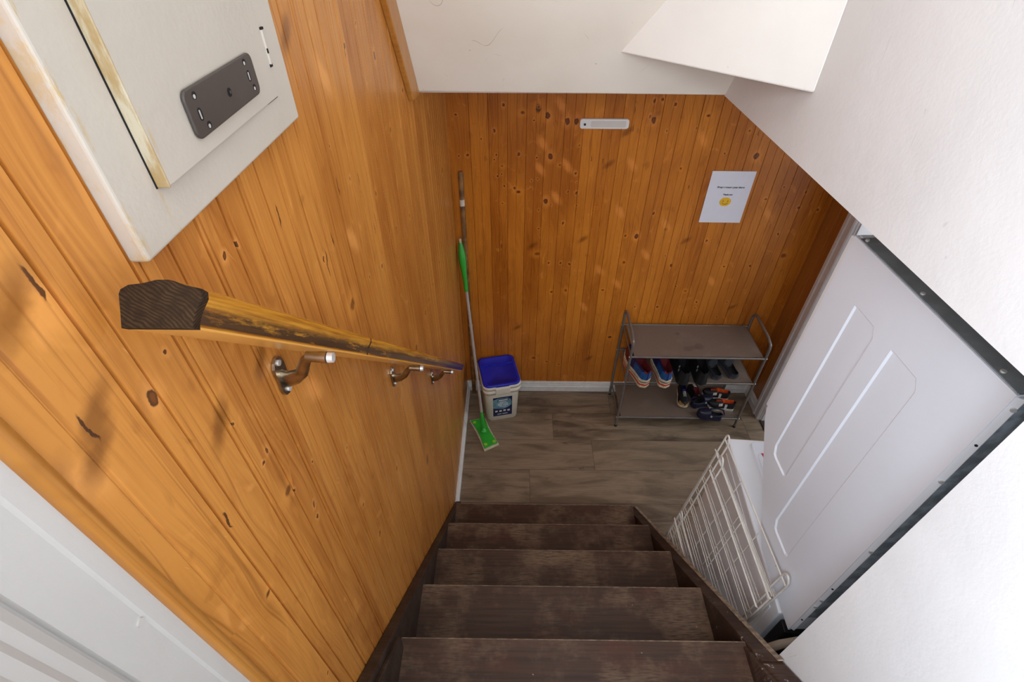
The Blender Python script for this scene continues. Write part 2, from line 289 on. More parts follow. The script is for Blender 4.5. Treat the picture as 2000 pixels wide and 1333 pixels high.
def shelfcloth():
    g = G('taupe_shelf_fabric', 0.75, 0, (0.15, 0.12, 0.10, 1)); P = g.pos()
    wv = g.noise(g.vec(g.ma('MULTIPLY', P[0], 60), g.ma('MULTIPLY', P[1], 400), 0.0), 1, 2)
    c = g.mix(wv, (0.130, 0.090, 0.066, 1), (0.185, 0.132, 0.098, 1))
    bl = g.noise(g.vec(P[0], P[1], P[2]), 9, 4)
    c = g.mix(g.ma('MULTIPLY', g.step(bl, 0.55, 0.7), 0.3), c, (0.22, 0.165, 0.13, 1))
    for (sx, sy, rx, ry) in ((1.005, 2.125, 0.055, 0.016), (1.052, 2.135, 0.030, 0.03), (0.955, 2.245, 0.016, 0.014), (0.98, 2.105, 0.03, 0.012)):
        a = g.ma('DIVIDE', g.ma('SUBTRACT', P[0], sx), rx); b = g.ma('DIVIDE', g.ma('SUBTRACT', P[1], sy), ry)
        e = g.ma('ADD', g.ma('ADD', g.ma('MULTIPLY', a, a), g.ma('MULTIPLY', b, b)), g.ma('MULTIPLY', bl, 0.8))
        f = g.ma('MULTIPLY', g.ma('SUBTRACT', 1.0, g.step(e, 0.8, 1.7)), g.ma('GREATER_THAN', P[2], 0.5))
        c = g.mix(g.ma('MULTIPLY', f, 0.5), c, (0.085, 0.055, 0.045, 1))
    g.color(c); g.bump(wv, 0.2, 0.0006); return g.m
M['cloth'] = shelfcloth()
M['green'] = plain('bright_green_plastic', (0.030, 0.42, 0.035, 1), 0.4, var=0.1)
M['green_l'] = plain('yellow_green_gripper', (0.30, 0.58, 0.05, 1), 0.5)
M['pad'] = plain('cream_mop_pad', (0.62, 0.52, 0.36, 1), 0.8, var=0.1)
M['alu'] = plain('brushed_pole', (0.55, 0.50, 0.46, 1), 0.4, 0.4)
M['stick'] = plain('brown_wooden_stick', (0.30, 0.14, 0.04, 1), 0.5, var=0.3, scale=18)
M['tape'] = plain('white_tape', (0.65, 0.60, 0.52, 1), 0.6)
M['blue'] = plain('royal_blue_plastic', (0.010, 0.018, 0.42, 1), 0.35, var=0.05)
M['pail'] = plain('cream_white_plastic', (0.72, 0.66, 0.55, 1), 0.45, var=0.03)
M['navy'] = plain('navy_label', (0.008, 0.014, 0.075, 1), 0.4)
M['teal'] = plain('pale_teal_label', (0.20, 0.42, 0.52, 1), 0.4, var=0.2)
M['labelwhite'] = plain('label_white', (0.75, 0.75, 0.78, 1), 0.5)
M['paper'] = plain('white_paper', (0.72, 0.71, 0.78, 1), 0.8, var=0.01)
M['ink'] = plain('black_ink', (0.03, 0.025, 0.03, 1), 0.8)
M['yellow'] = plain('yellow_ink', (0.85, 0.48, 0.02, 1), 0.7)
M['lightwhite'] = plain('white_device_plastic', (0.78, 0.76, 0.74, 1), 0.35, var=0.01)
M['diffuser'] = plain('frosted_strip', (0.66, 0.62, 0.56, 1), 0.3, var=0.01)
M['hose'] = plain('beige_hose', (0.38, 0.32, 0.25, 1), 0.5)
M['red'] = plain('red_sticker', (0.62, 0.02, 0.06, 1), 0.5)
M['endgrain'] = None
def endgrain():
    g = G('dark_end_grain', 0.85, 0, (0.05, 0.03, 0.02, 1), 0.15); P = g.pos()
    wrp = g.noise(g.vec(P[0], P[1], P[2]), 28, 3)
    ph = g.ma('ADD', g.ma('ADD', g.ma('MULTIPLY', P[2], 3000), g.ma('MULTIPLY', P[0], 1300)), g.ma('MULTIPLY', wrp, 46))
    r = g.ma('MULTIPLY_ADD', g.ma('SINE', ph), 0.5, 0.5)
    n = g.noise(g.vec(P[0], P[1], P[2]), 120, 3)
    c = g.mix(g.ma('MULTIPLY', r, g.step(n, 0.2, 0.7)), (0.018, 0.009, 0.004, 1), (0.050, 0.026, 0.011, 1))
    c = g.mix(g.step(g.noise(g.vec(P[0], P[1], P[2]), 210, 1), 0.80, 0.84), c, (0.6, 0.5, 0.4, 1))
    g.color(c); g.bump(r, 0.25, 0.0006); return g.m
M['endgrain'] = endgrain()
def railwood():
    g = G('worn_yellow_varnished_rail', 0.22, 0, (0.5, 0.25, 0.05, 1), 0.6); P = g.pos()
    # h = height above the underside, measured square to the rail
    y = P[1]; z = P[2]
    s = g.ma('SUBTRACT', g.ma('MULTIPLY', y, 0.70), g.ma('MULTIPLY', z, 0.714))
    h = g.ma('SUBTRACT', g.ma('ADD', g.ma('MULTIPLY', y, 0.714), g.ma('MULTIPLY', z, 0.70)), 0.714*0.264+0.70*2.277)
    gr = g.noise(g.vec(g.ma('MULTIPLY', P[0], 150), g.ma('MULTIPLY', s, 9), g.ma('MULTIPLY', h, 300)), 1, 5, 0.6)
    c = g.mix(g.step(gr, 0.3, 0.72), (0.56, 0.255, 0.028, 1), (0.28, 0.095, 0.010, 1))
    nn = g.noise(g.vec(g.ma('MULTIPLY', P[0], 40), g.ma('MULTIPLY', s, 14), g.ma('MULTIPLY', h, 90)), 1, 5, 0.7)
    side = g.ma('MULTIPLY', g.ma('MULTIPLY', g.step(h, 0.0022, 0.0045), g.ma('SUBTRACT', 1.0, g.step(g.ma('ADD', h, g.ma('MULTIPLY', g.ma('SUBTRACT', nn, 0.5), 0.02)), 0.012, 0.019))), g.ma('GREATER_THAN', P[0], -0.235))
    # dark worn strip on the side; rail darker towards the far end
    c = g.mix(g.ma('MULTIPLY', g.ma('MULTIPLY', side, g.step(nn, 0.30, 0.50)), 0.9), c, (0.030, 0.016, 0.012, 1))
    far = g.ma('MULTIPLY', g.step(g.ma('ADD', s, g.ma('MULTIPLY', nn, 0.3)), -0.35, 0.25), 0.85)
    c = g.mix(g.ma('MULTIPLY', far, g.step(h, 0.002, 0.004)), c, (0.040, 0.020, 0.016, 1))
    jd = g.ma('ABSOLUTE', g.ma('SUBTRACT', s, 0.70*0.5667-0.714*2.0026))
    c = g.mix(g.ma('MULTIPLY', g.ma('LESS_THAN', jd, 0.0035), 0.85), c, (0.025, 0.01, 0.006, 1))
    und = g.ma('LESS_THAN', h, 0.0018)
    c = g.mix(und, c, (0.66, 0.33, 0.075, 1))
    g.color(c); g.bump(gr, 0.15, 0.0006); return g.m
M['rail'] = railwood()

# ---------------------------------------------------------------- mesh helpers
class MB:
    def __init__(s): s.v = []; s.f = []; s.mi = []; s.sm = []; s.cur = 0
    def mat(s, i): s.cur = i; return s
    def add(s, vs, fs, smooth=False):
        o = len(s.v); s.v += [Vector(p) for p in vs]
        for f in fs: s.f.append([i+o for i in f]); s.mi.append(s.cur); s.sm.append(smooth)
        return s
    def box(s, a, b, rot=None, piv=None):
        (x0, y0, z0), (x1, y1, z1) = a, b
        vs = [Vector(p) for p in ((x0, y0, z0), (x1, y0, z0), (x1, y1, z0), (x0, y1, z0), (x0, y0, z1), (x1, y0, z1), (x1, y1, z1), (x0, y1, z1))]
        if rot is not None:
            p = Vector(piv) if piv else sum(vs, Vector())/8
            vs = [p + rot @ (q-p) for q in vs]
        return s.add(vs, [(0, 3, 2, 1), (4, 5, 6, 7), (0, 1, 5, 4), (1, 2, 6, 5), (2, 3, 7, 6), (3, 0, 4, 7)])
    def prism(s, pts, ext):
        n = len(pts); e = Vector(ext); P = [Vector(p) for p in pts]
        return s.add(P+[p+e for p in P], [tuple(range(n))[::-1], tuple(range(n, 2*n))]+[(i, (i+1) % n, n+(i+1) % n, n+i) for i in range(n)])
    def loft(s, rings, caps=True, smooth=True, closed=True):
        n = len(rings[0]); vs = [p for r in rings for p in r]; fs = []
        for k in range(len(rings)-1):
            for i in range(n if closed else n-1):
                j = (i+1) % n; fs.append((k*n+i, k*n+j, (k+1)*n+j, (k+1)*n+i))
        s.add(vs, fs, smooth)
        if caps:
            s.add(rings[0], [tuple(range(n))[::-1]]); s.add(rings[-1], [tuple(range(n))])
        return s
    def tube(s, pts, r, seg=10, smooth=True):
        P = [Vector(p) for p in pts]; rings = []; pn = None
        for i, p in enumerate(P):
            t = (P[min(i+1, len(P)-1)]-P[max(i-1, 0)]).normalized()
            if pn is None:
                a = Vector((0, 0, 1)) if abs(t.z) < 0.9 else Vector((1, 0, 0)); pn = t.cross(a).normalized()
            else: pn = (pn - t*pn.dot(t)).normalized()
            b = t.cross(pn); rr = r[i] if isinstance(r, (list, tuple)) else r
            rings.append([p + rr*(math.cos(2*math.pi*k/seg)*pn + math.sin(2*math.pi*k/seg)*b) for k in range(seg)])
        return s.loft(rings, True, smooth)
    def build(s, name, mats, parent=None, bevel=0, seg=2, auto=False):
        me = bpy.data.meshes.new(name)
        off = Vector(ORG.get(parent.name, (0, 0, 0))) if parent else Vector((0, 0, 0))
        me.from_pydata([tuple(v-off) for v in s.v], [], s.f)
        for i, p in enumerate(me.polygons): p.material_index = s.mi[i]; p.use_smooth = s.sm[i]
        for mm in (mats if isinstance(mats, (list, tuple)) else [mats]): me.materials.append(mm)
        me.validate(); me.update()
        o = bpy.data.objects.new(name, me); COL.objects.link(o)
        if parent: o.parent = parent
        if bevel:
            b = o.modifiers.new('bevel', 'BEVEL'); b.width = bevel; b.segments = seg; b.limit_method = 'ANGLE'
        return o
ORG = {}
def parts(mb, name, mats, parent=None, sub=None, **kw):
    """each loose piece of mb becomes an object of its own; sub = the thing whose origin the pieces are measured from"""
    key = {}; par = list(range(len(mb.v)))
    def find(i):
        while par[i] != i: par[i] = par[par[i]]; i = par[i]
        return i
    for i, v in enumerate(mb.v):
        k_ = (round(v.x, 5), round(v.y, 5), round(v.z, 5))
        if k_ in key: par[find(i)] = find(key[k_])
        else: key[k_] = i
    for f in mb.f:
        for i in f[1:]: par[find(i)] = find(f[0])
    groups = {}
    for fi, f in enumerate(mb.f): groups.setdefault(find(f[0]), []).append(fi)
    out = []
    for fl in groups.values():
        m2 = MB(); mp = {}
        for fi in fl:
            ids = []
            for i in mb.f[fi]:
                if i not in mp: mp[i] = len(m2.v); m2.v.append(mb.v[i].copy())
                ids.append(mp[i])
            m2.f.append(ids); m2.mi.append(mb.mi[fi]); m2.sm.append(mb.sm[fi])
        o = m2.build(name, mats, parent if sub is None else None, **kw)
        if sub is not None:
            o.data.transform(Matrix.Translation(-Vector(ORG[sub.name]))); o.parent = parent
        out.append(o)
    return out
def arc(c, r, a0, a1, n, plane='yz', fixed=0):
    out = []
    for i in range(n+1):
        a = math.radians(a0+(a1-a0)*i/n); p = (c[0]+r*math.cos(a), c[1]+r*math.sin(a))
        out.append({'yz': (fixed, p[0], p[1]), 'xz': (p[0], fixed, p[1]), 'xy': (p[0], p[1], fixed)}[plane])
    return out
def rrect(c, hw, hh, r, n=5, ax=(1, 0, 0), ay=(0, 0, 1)):
    c = Vector(c); ax = Vector(ax); ay = Vector(ay); out = []
    for cx, cy, a0 in ((hw-r, hh-r, 0), (-hw+r, hh-r, 90), (-hw+r, -hh+r, 180), (hw-r, -hh+r, 270)):
        for i in range(n+1):
            a = math.radians(a0+90*i/n); out.append(c + ax*(cx+r*math.cos(a)) + ay*(cy+r*math.sin(a)))
    return out
def thing(name, label, cat, loc=(0, 0, 0), rz=0, group=None, world=False):
    o = bpy.data.objects.new(name, None); COL.objects.link(o); o.empty_display_size = 0.05
    o.location = loc; o.rotation_euler = (0, 0, rz); o['label'] = label; o['category'] = cat
    if group: o['group'] = group
    if world: ORG[o.name] = tuple(loc)
    return o
def tag(o, label, cat, group=None):
    o['label'] = label; o['category'] = cat
    if group: o['group'] = group
    return o
def struct(name, mb, mats, **kw):
    o = mb.build(name, mats, **kw); o['kind'] = 'structure'; return o

# ---------------------------------------------------------------- the setting
XL, YF = -0.315, 2.353
CEIL = 2.045
def beadboard(name, mat, axis, a, b, z0, z1, face, back, grooves, dirn):
    """vertical tongue-and-groove boarding: V grooves are real geometry. dirn = +1/-1 room side along the normal"""
    prof = [(a, face)]
    for gpos, wd, dp in grooves:
        prof += [(gpos-wd, face), (gpos-wd*0.25, face-dirn*dp), (gpos+wd*0.25, face-dirn*dp), (gpos+wd, face)]
    prof += [(b, face), (b, back), (a, back)]
    mk = (lambda p, z: (p[1], p[0], z)) if axis == 'y' else (lambda p, z: (p[0], p[1], z))
    n = len(prof); mb = MB()
    vs = [mk(p, z0) for p in prof]+[mk(p, z1) for p in prof]
    fs = [(i, (i+1) % n, n+(i+1) % n, n+i) for i in range(n)]
    mb.add(vs, fs)
    # caps as quads strips are unnecessary (ends are buried); close with n-gons
    mb.add([mk(p, z1) for p in prof], [tuple(range(n))])
    o = struct(name, mb, mat); return o
gl = []
y = 0.275
gl.append((0.275, 0.0022, 0.009))
y = 0.227
gl += [(0.222, 0.0028, 0.0016)]
k = 0
y = 0.299
for i in range(50):
    if y > 2.33: break
    gl.append((y, 0.0024 if i % 2 else 0.0018, 0.0090 if i % 2 else 0.0065))
    if i % 2: gl.append((y+0.0085, 0.0015, 0.0040))
    y += 0.048
gl = sorted(gl); gl = [g_ for i, g_ in enumerate(gl) if i == 0 or g_[0]-gl[i-1][0] > 0.0045]
beadboard('wall_left', M['pine_l'], 'y', 0.18, YF+0.02, 0.0, 3.25, XL, XL-0.03, gl, 1)
gf = []; x = -0.302+0.0865
while x < 1.56:
    gf.append((x, 0.0016, 0.0045)); gf.append((x+0.0433, 0.0009, 0.0018)); x += 0.0865
beadboard('wall_far', M['pine_f'], 'x', XL-0.02, 1.62, 0.0, 2.3, YF, YF+0.03, gf, -1)
beadboard('wall_right', M['pine_r'], 'y', 2.17, YF+0.02, 0.0, CEIL+0.1, 1.575, 1.605, [(2.26, 0.002, 0.0025)], -1)
# wall further along the hall behind the machines, and the near side of the laundry corner
mb = MB(); mb.box((1.575, 0.10, 0.0), (1.605, 1.28, 2.45)); mb.box((1.575, 1.28, 2.02), (1.605, 2.12, 2.45))
struct('wall_laundry', mb, M['plaster'])
mb = MB(); mb.box((0.76, 0.10, 0.0), (1.60, 0.14, 2.45)); struct('wall_near', mb, M['plaster'])
# dim room through the doorway
mb = MB(); mb.box((2.6, 0.9, 0), (2.64, 2.3, 2.2)); mb.box((1.605, 0.9, 0), (2.64, 0.94, 2.2)); mb.box((1.73, 2.17, 0), (2.64, 2.2, 2.2)); mb.box((1.605, 0.9, 2.05), (2.64, 2.2, 2.09))
struct('wall_beyond', mb, M['plaster'])
mb = MB(); mb.box((-0.36, -1.6, -0.04), (1.577, YF+0.02, 0.0)); struct('floor', mb, M['laminate'])
mb = MB(); mb.box((1.577, 0.9, -0.04), (2.64, 2.3, -0.002)); struct('floor_beyond', mb, M['darkfloor'])
mb = MB(); mb.box((1.575, 1.28, 0.0), (1.60, 2.10, 0.008)); struct('trim_2', mb, M['darkfloor'], bevel=0.003)
# hall ceiling
mb = MB(); mb.box((-0.345, 1.72, CEIL), (1.60, YF+0.02, CEIL+0.05)); mb.box((0.75, 0.10, 2.42), (1.60, 1.72, 2.47)); mb.box((0.75, 1.70, CEIL), (1.60, 1.72, 2.47))
struct('ceiling', mb, M['plaster'])
# sloping plaster above the lower hall
e = Vector((0, -0.177, 0.256)).normalized(); L = 1.45
a = Vector((XL-0.01, 1.650, 2.064)); b = Vector((0.665, 1.7195, 2.0405))
nrm = (b-a).cross(e).normalized()
if nrm.y < 0: nrm = -nrm
mb = MB(); mb.prism([a, b, b+e*L, a+e*L], nrm*0.045)
struct('ceiling_slope', mb, M['soffit'], bevel=0.006)
# pine cover board running up the wall beside the slope
mb = MB()
p = [Vector((XL, y_, z_)) for y_, z_ in ((1.520, 2.072), (1.640, 2.050), (1.640+0.0, 2.076))]
q0 = Vector((XL, 1.548, 2.068)); q1 = Vector((XL, 1.662, 2.052))
mb.prism([q0, q1, q1+e*1.4, q0+e*1.4], (0.016, 0, 0))
struct('trim_1', mb, M['pine_trim'], bevel=0.003)
# right hand stair wall: doorway with header, near jamb
WX = 0.66
mb = MB()
hz, jy = 2.041, 0.4255
poly = [(WX, -1.6, 0.0), (WX, jy, 0.0), (WX, jy, hz), (WX, 1.7195, hz), (WX, 1.7195-0.177/0.256*1.22, hz+1.22), (WX, -1.6, hz+1.22)]
n = len(poly)
# split into two convex solids sharing a plane
mb.prism([(WX, -1.6, 0.0), (WX, jy, 0.0), (WX, jy, 3.25), (WX, -1.6, 3.25)], (0.09, 0, 0))
mb.prism([(WX, jy, hz), (WX, 1.7195, hz), (WX, 0.885, 3.25), (WX, jy, 3.25)], (0.09, 0, 0))
struct('wall_stair', mb, M['plaster'])
# diagonal bulkhead face
T = Vector((0.66, 1.2055, 2.184)); A = Vector((0.276, 1.6160, 2.184))
mb = MB(); mb.prism([T, A, (0.66, 1.64, 2.184)], (0, 0, 1.0)); struct('wall_bulkhead', mb, M['diag'], bevel=0.004)
# white door casing at the near end of the pine boarding, on the left
prof = [(XL-0.03, 0.179), (XL+0.001, 0.179), (XL+0.0012, 0.172), (XL+0.0012, 0.165), (XL-0.0003, 0.162), (XL-0.0005, 0.126), (XL-0.004, 0.124),
        (XL-0.004, 0.121), (XL+0.004, 0.119), (XL+0.008, 0.112), (XL+0.009, 0.104), (XL+0.014, 0.098), (XL+0.016, 0.088), (XL+0.022, 0.080), (XL+0.024, 0.060),
        (XL+0.024, -0.02), (XL-0.03, -0.02)]
mb = MB(); nn = len(prof)
mb.add([(x_, y_, 1.2) for x_, y_ in prof]+[(x_, y_, 3.25) for x_, y_ in prof], [(i, (i+1) % nn, nn+(i+1) % nn, nn+i) for i in range(nn)])
struct('trim_3', mb, M['whitepaint'])
mb = MB(); mb.tube([(XL-0.001, 0.1585, 2.041), (XL+0.0012, 0.1585, 2.041)], [0.0042, 0.0036], 16); struct('trim_5', mb, M['whitepaint'])
mb = MB(); mb.box((XL-0.03, -1.6, 1.6), (XL, -0.88, 3.25)); mb.box((XL-0.03, -0.88, 1.6), (XL, -0.02, 1.98)); mb.box((XL-0.03, -0.88, 3.18), (XL, -0.02, 3.25)); struct('wall_entry', mb, M['plaster'])
mb = MB(); mb.box((XL-0.05, -0.88, 1.955), (XL+0.02, -0.02, 1.985)); mb.box((XL-0.02, -0.47, 1.98), (XL-0.005, -0.44, 3.18)); struct('window_1', mb, M['trimwhite'], bevel=0.003)
# narrow pine bead where boards meet the casing
mb = MB(); mb.tube([(XL+0.001, 0.187, 1.25), (XL+0.001, 0.187, 3.2)], 0.008, 12); struct('trim_4', mb, M['pine_trim'])
# baseboards
def baseboard(name, p0, p1, nrm_, h=0.07, t=0.013):
    p0 = Vector(p0); p1 = Vector(p1); n_ = Vector(nrm_); up = Vector((0, 0, 1))
    pr = [(0, 0), (t, 0), (t, h*0.50), (t*0.72, h*0.56), (t*0.72, h*0.66), (t*0.5, h*0.72), (t*0.5, h*0.84), (t*0.25, h*0.92), (t*0.2, h), (0, h)]
    mb = MB(); mb.loft([[p+n_*a_+up*b_ for a_, b_ in pr] for p in (p0, p1)], True, False); return struct(name, mb, M['trimwhite'])
baseboard('baseboard_far', (XL, YF, 0), (1.575, YF, 0), (0, -1, 0), 0.085)
baseboard('baseboard_left', (XL, 1.455, 0), (XL, YF, 0), (1, 0, 0), 0.06, 0.017)
baseboard('baseboard_right', (1.575, 2.175, 0), (1.575, YF, 0), (-1, 0, 0), 0.085)
# doorway casing and jamb at the right end of the hall
mb = MB()
pr = [(0, 0), (0.018, 0), (0.018, 0.018), (0.012, 0.022), (0.012, 0.044), (0.015, 0.048), (0.015, 0.060), (0.010, 0.066), (0, 0.070)]
mb.loft([[Vector((1.575-a_, 2.174-b_, z_)) for a_, b_ in pr] for z_ in (0, CEIL)], True, False)
mb.box((1.575, 2.10, 0), (1.735, 2.172, CEIL))
mb.box((1.585, 2.092, 0.0), (1.600, 2.10, CEIL))
struct('door_1', mb, M['casing'])

# ---------------------------------------------------------------- staircase
t = thing('staircase', 'steep closed staircase of dark worn wooden treads going down to the hall', 'staircase', (0.15, 1.4, 0), world=True)
def nose(k): return (1.59-0.2245*k, 0.215*k-0.012)
for k in range(1, 8):
    yn, zn = nose(k)
    mb = MB(); mb.box((-0.290, yn-0.2245-0.020, zn-0.034), (0.604, yn, zn))
    mb.mat(1).box((-0.288, yn-0.0035, zn-0.006), (0.603, yn+0.0006, zn+0.0004))
    mb.build('tread', [M['tread'], M['nosing']], t, bevel=0.0022)
    mb = MB(); mb.box((-0.290, yn-0.045, max(0.0, zn-0.215)), (0.604, yn-0.027, zn-0.034)); mb.build('riser', M['tread'], t)
# stringers
def stringer(x0, x1, y_lo, z_lo, y_hi, z_hi, mat, edge=None, deep=0.30):
    mb = MB(); pts = [(x0, y_lo, 0.0), (x0, y_lo, z_lo), (x0, y_hi, z_hi), (x0, y_hi, z_hi-deep), (x0, y_lo-deep*0.95, 0.0)]
    mb.prism(pts, (x1-x0, 0, 0))
    if edge:
        mb.mat(1)
        dv = Vector((0, y_hi-y_lo, z_hi-z_lo)).normalized(); un = Vector((0, -dv.z, dv.y)) if dv.y > 0 else Vector((0, dv.z, -dv.y))
        p0 = Vector((x1-edge, y_lo, z_lo)); p1 = Vector((x1-edge, y_hi, z_hi))
        mb.prism([p0, p1, p1+un*0.003, p0+un*0.003], (edge+0.001, 0, 0))
    return mb
ysl = 1.47; yh = -0.35
stringer(XL+0.0015, -0.288, ysl, 0.05, yh, 0.05+1.085*(ysl-yh), M['stringer_l']).build('stringer', M['stringer_l'], t, bevel=0.003)['label'] = 'dark stringer board fixed along the pine wall'
# second, slightly lower board whose seam shows on the wall side above the fifth tread
mb = MB(); mb.prism([(-0.288, 0.445, 1.135), (-0.288, -0.35, 1.135+1.05*0.795), (-0.288, -0.35, 1.60), (-0.288, 0.445, 0.90)], (0.010, 0, 0)); mb.build('stringer', M['stringer_l'], t, bevel=0.002)
stringer(0.604, 0.655, 1.425, 0.088, 0.405, 1.125, M['stringer'], 0.014).build('stringer', [M['stringer'], M['bare']], t, bevel=0.003)['label'] = 'scuffed outer stringer with a bare worn top edge'
stringer(0.604, 0.657, 0.425, 1.10, -0.35, 1.10+1.0167*0.775, M['stringer']).build('stringer', M['stringer'], t, bevel=0.004)
mb = MB(); mb.prism([(0.594, 0.455, 1.065), (0.594, -0.35, 1.065+1.0*0.805), (0.594, -0.35, 1.5), (0.594, 0.455, 0.95)], (0.012, 0, 0)); mb.build('stringer', M['stringer'], t, bevel=0.002)
# landing behind the viewer
mb = MB(); mb.box((XL, -1.6, 1.60), (WX, -0.25, 1.708)); struct('floor_landing', mb, M['tread'])

# ---------------------------------------------------------------- handrail
ra = Vector((0, .70, -.714)).normalized(); ru = Vector((0, .714, .70)).normalized()
R0 = Vector((0, .264, 2.277))
rp = [(-.2731, 0), (-.2748, .012), (-.2768, .0245), (-.2758, .0278), (-.2704, .0311), (-.2600, .0324), (-.2504, .0349), (-.2424, .0350), (-.2349, .0322),
      (-.2218, .0294), (-.2177, .0270), (-.2170, .0218), (-.2209, .0120), (-.2222, .004), (-.2217, 0)]
t = thing('handrail', 'worn yellow-brown wooden handrail sloping down the pine wall on metal brackets', 'handrail', (XL, 0.9, 1.6), world=True)
def rring(s_, k_=1.0):
    cx = -0.2474
    return [R0 + ra*s_ + ru*(h*k_+(1-k_)*0.016) + Vector((cx+(x_-cx)*k_, 0, 0)) for x_, h in rp]
end = (1.528-.264)/.70
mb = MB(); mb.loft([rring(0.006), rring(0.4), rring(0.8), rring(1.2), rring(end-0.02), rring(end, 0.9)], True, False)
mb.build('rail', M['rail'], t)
mb = MB(); mb.loft([rring(-0.001, 0.97), rring(0.0, 0.985), rring(0.007, 1.0)], True, False)
o = mb.build('end_face', M['endgrain'], t); o['label'] = 'dark sawn end grain'
def bracket(yc, zc):
    mb = MB(); xw = XL+0.001
    # rail underside height above this bracket
    ys = yc-0.012; zr = 2.277-1.021*(ys-0.264)-0.002
    # lozenge wall plate with two screw lobes
    pl = []
    for aa in range(0, 360, 15):
        r_ = 0.0125+0.0195*abs(math.sin(math.radians(aa)))**3
        pl.append(Vector((xw, yc+r_*math.cos(math.radians(aa)), zc+r_*math.sin(math.radians(aa)))))
    mb.prism(pl, (0.004, 0, 0))
    pts = [(xw+0.004, yc, zc-0.004), (xw+0.018, yc-0.002, zc-0.001), (xw+0.034, yc-0.006, zc+0.012), (xw+0.048, yc-0.010, zr-0.014), (xw+0.055, ys, zr-0.008)]
    rings = []
    for i_, (pp, wy, wz) in enumerate(zip(pts, (0.0075, 0.0065, 0.006, 0.006, 0.0065), (0.017, 0.012, 0.0085, 0.007, 0.0065))):
        d_ = (Vector(pts[min(i_+1, 4)])-Vector(pts[max(i_-1, 0)])).normalized(); a1 = Vector((0, 1, 0)); b1 = d_.cross(a1).normalized()
        rings.append([Vector(pp)+a1*wy*math.cos(2*math.pi*k_/14)+b1*wz*math.sin(2*math.pi*k_/14) for k_ in range(14)])
    mb.loft(rings)
    mb.tube([(xw+0.052, ys+0.001, zr-0.007), (xw+0.078, ys-0.001, zr-0.007)], 0.0078, 14)
    o = mb.build('bracket', M['nickel'], t); o['label'] = 'aged nickel handrail bracket'
    s2 = MB(); s2.tube([(xw+0.079, ys-0.001, zr-0.007), (xw+0.086, ys-0.001, zr-0.007)], [0.0074, 0.0068], 12)
    for dz in (0.024, -0.024): s2.tube([(xw+0.0035, yc, zc+dz), (xw+0.0065, yc, zc+dz)], 0.0042, 10)
    parts(s2, 'screw', M['screw'], o, t)
for yy, zz in ((0.471, 2.022), (0.905, 1.582), (1.332, 1.146)): bracket(yy, zz)

# ---------------------------------------------------------------- painted wall cabinet
t = thing('wall_cabinet', 'thick white-painted wall cabinet box on the pine boards, upper left', 'cabinet', (XL, 0.52, 2.284), world=True)
CX = -0.301
mb = MB(); mb.box((XL-0.004, 0.349, 2.2757), (CX, 0.7225, 2.85)); mb.build('cabinet_frame', M['cabwhite'], t, bevel=0.003, seg=3)
# door: proud at the near side, flush at the hinge side
x_n, x_f = -0.2900, -0.2998
mb = MB(); mb.prism([(CX-0.004, 0.3985, 2.3200), (x_n, 0.3985, 2.3200), (x_f, 0.6737, 2.3165), (CX-0.004, 0.6737, 2.3165)], (0, 0, 0.50))
dr = mb.build('door', M['cabwhite'], t, bevel=0.0012)
mb = MB(); mb.box((CX-0.003, 0.3968, 2.3195), (-0.2896, 0.3990, 2.82)); o = mb.build('door_edge', M['yellowed'], t, bevel=0.001); o['label'] = 'yellowed chipped paint along the door edge'
mb = MB(); mb.box((CX-0.003, 0.3955, 2.3190), (CX+0.0008, 0.3970, 2.82)); mb.box((CX-0.002, 0.6738, 2.322), (CX+0.0003, 0.6744, 2.372)); mb.box((CX-0.002, 0.640, 2.3158), (CX+0.0004, 0.672, 2.3166)); parts(mb, 'gap', M['black_gap'], t)
mb = MB(); mb.tube([(CX+0.0003, 0.676, 2.352), (CX+0.0003, 0.676, 2.388)], 0.0028, 10); mb.build('hinge', M['cabwhite'], t)
mb = MB(); mb.box((CX-0.001, 0.675, 2.388), (CX+0.0025, 0.681, 2.3905)); mb.box((CX-0.001, 0.6735, 2.349), (CX+0.002, 0.680, 2.3525)); mb.box((CX-0.001, 0.674, 2.364), (CX+0.0036, 0.6755, 2.369)); parts(mb, 'chip', M['black_gap'], t)
# metal plate on the door (follows the door plane)
du = Vector((x_f-x_n, 0.6737-0.3985, 0)).normalized(); dz_ = Vector((0, 0, 1)); dn_ = Vector((du.y, -du.x, 0))
pc = Vector((x_n, 0.3985, 0)) + du*0.1415; pc.z = 2.3562
def P3(a_, b_, c_=0.0): return pc + du*a_ + dz_*b_ + dn_*c_
mb = MB(); mb.prism(rrect(P3(0, 0, 0.0005), 0.0792, 0.0209, 0.0085, 5, du, dz_), dn_*0.0035)
o = mb.build('mounting_plate', M['plate'], t, bevel=0.0012); o['label'] = 'dark grey rounded mounting plate with screw holes'
def disc(mb, c, r_, n=12): mb.prism([c+du*r_*math.cos(2*math.pi*i/n)+dz_*r_*math.sin(2*math.pi*i/n) for i in range(n)], dn_*0.0004); return mb
h1 = MB(); h2 = MB()
for (a_, b_) in ((-0.063, 0.013), (0.056, 0.014), (0.063, -0.0125), (-0.056, -0.0145)):
    disc(h1, P3(a_+0.0012, b_+0.0007, 0.0041), 0.0034); disc(h2, P3(a_, b_, 0.0044), 0.0019)
for (a_, b_) in ((-0.064, -0.002), (0.058, 0.001)):
    h1.prism(rrect(P3(a_+0.001, b_, 0.0041), 0.0030, 0.0055, 0.0028, 3, du, dz_), dn_*0.0004)
    h2.prism(rrect(P3(a_, b_, 0.0044), 0.0010, 0.0040, 0.0008, 2, du, dz_), dn_*0.0004)
disc(h1, P3(0.004, -0.001, 0.0041), 0.0042); disc(h1, P3(0.004, -0.001, 0.0046), 0.0022)
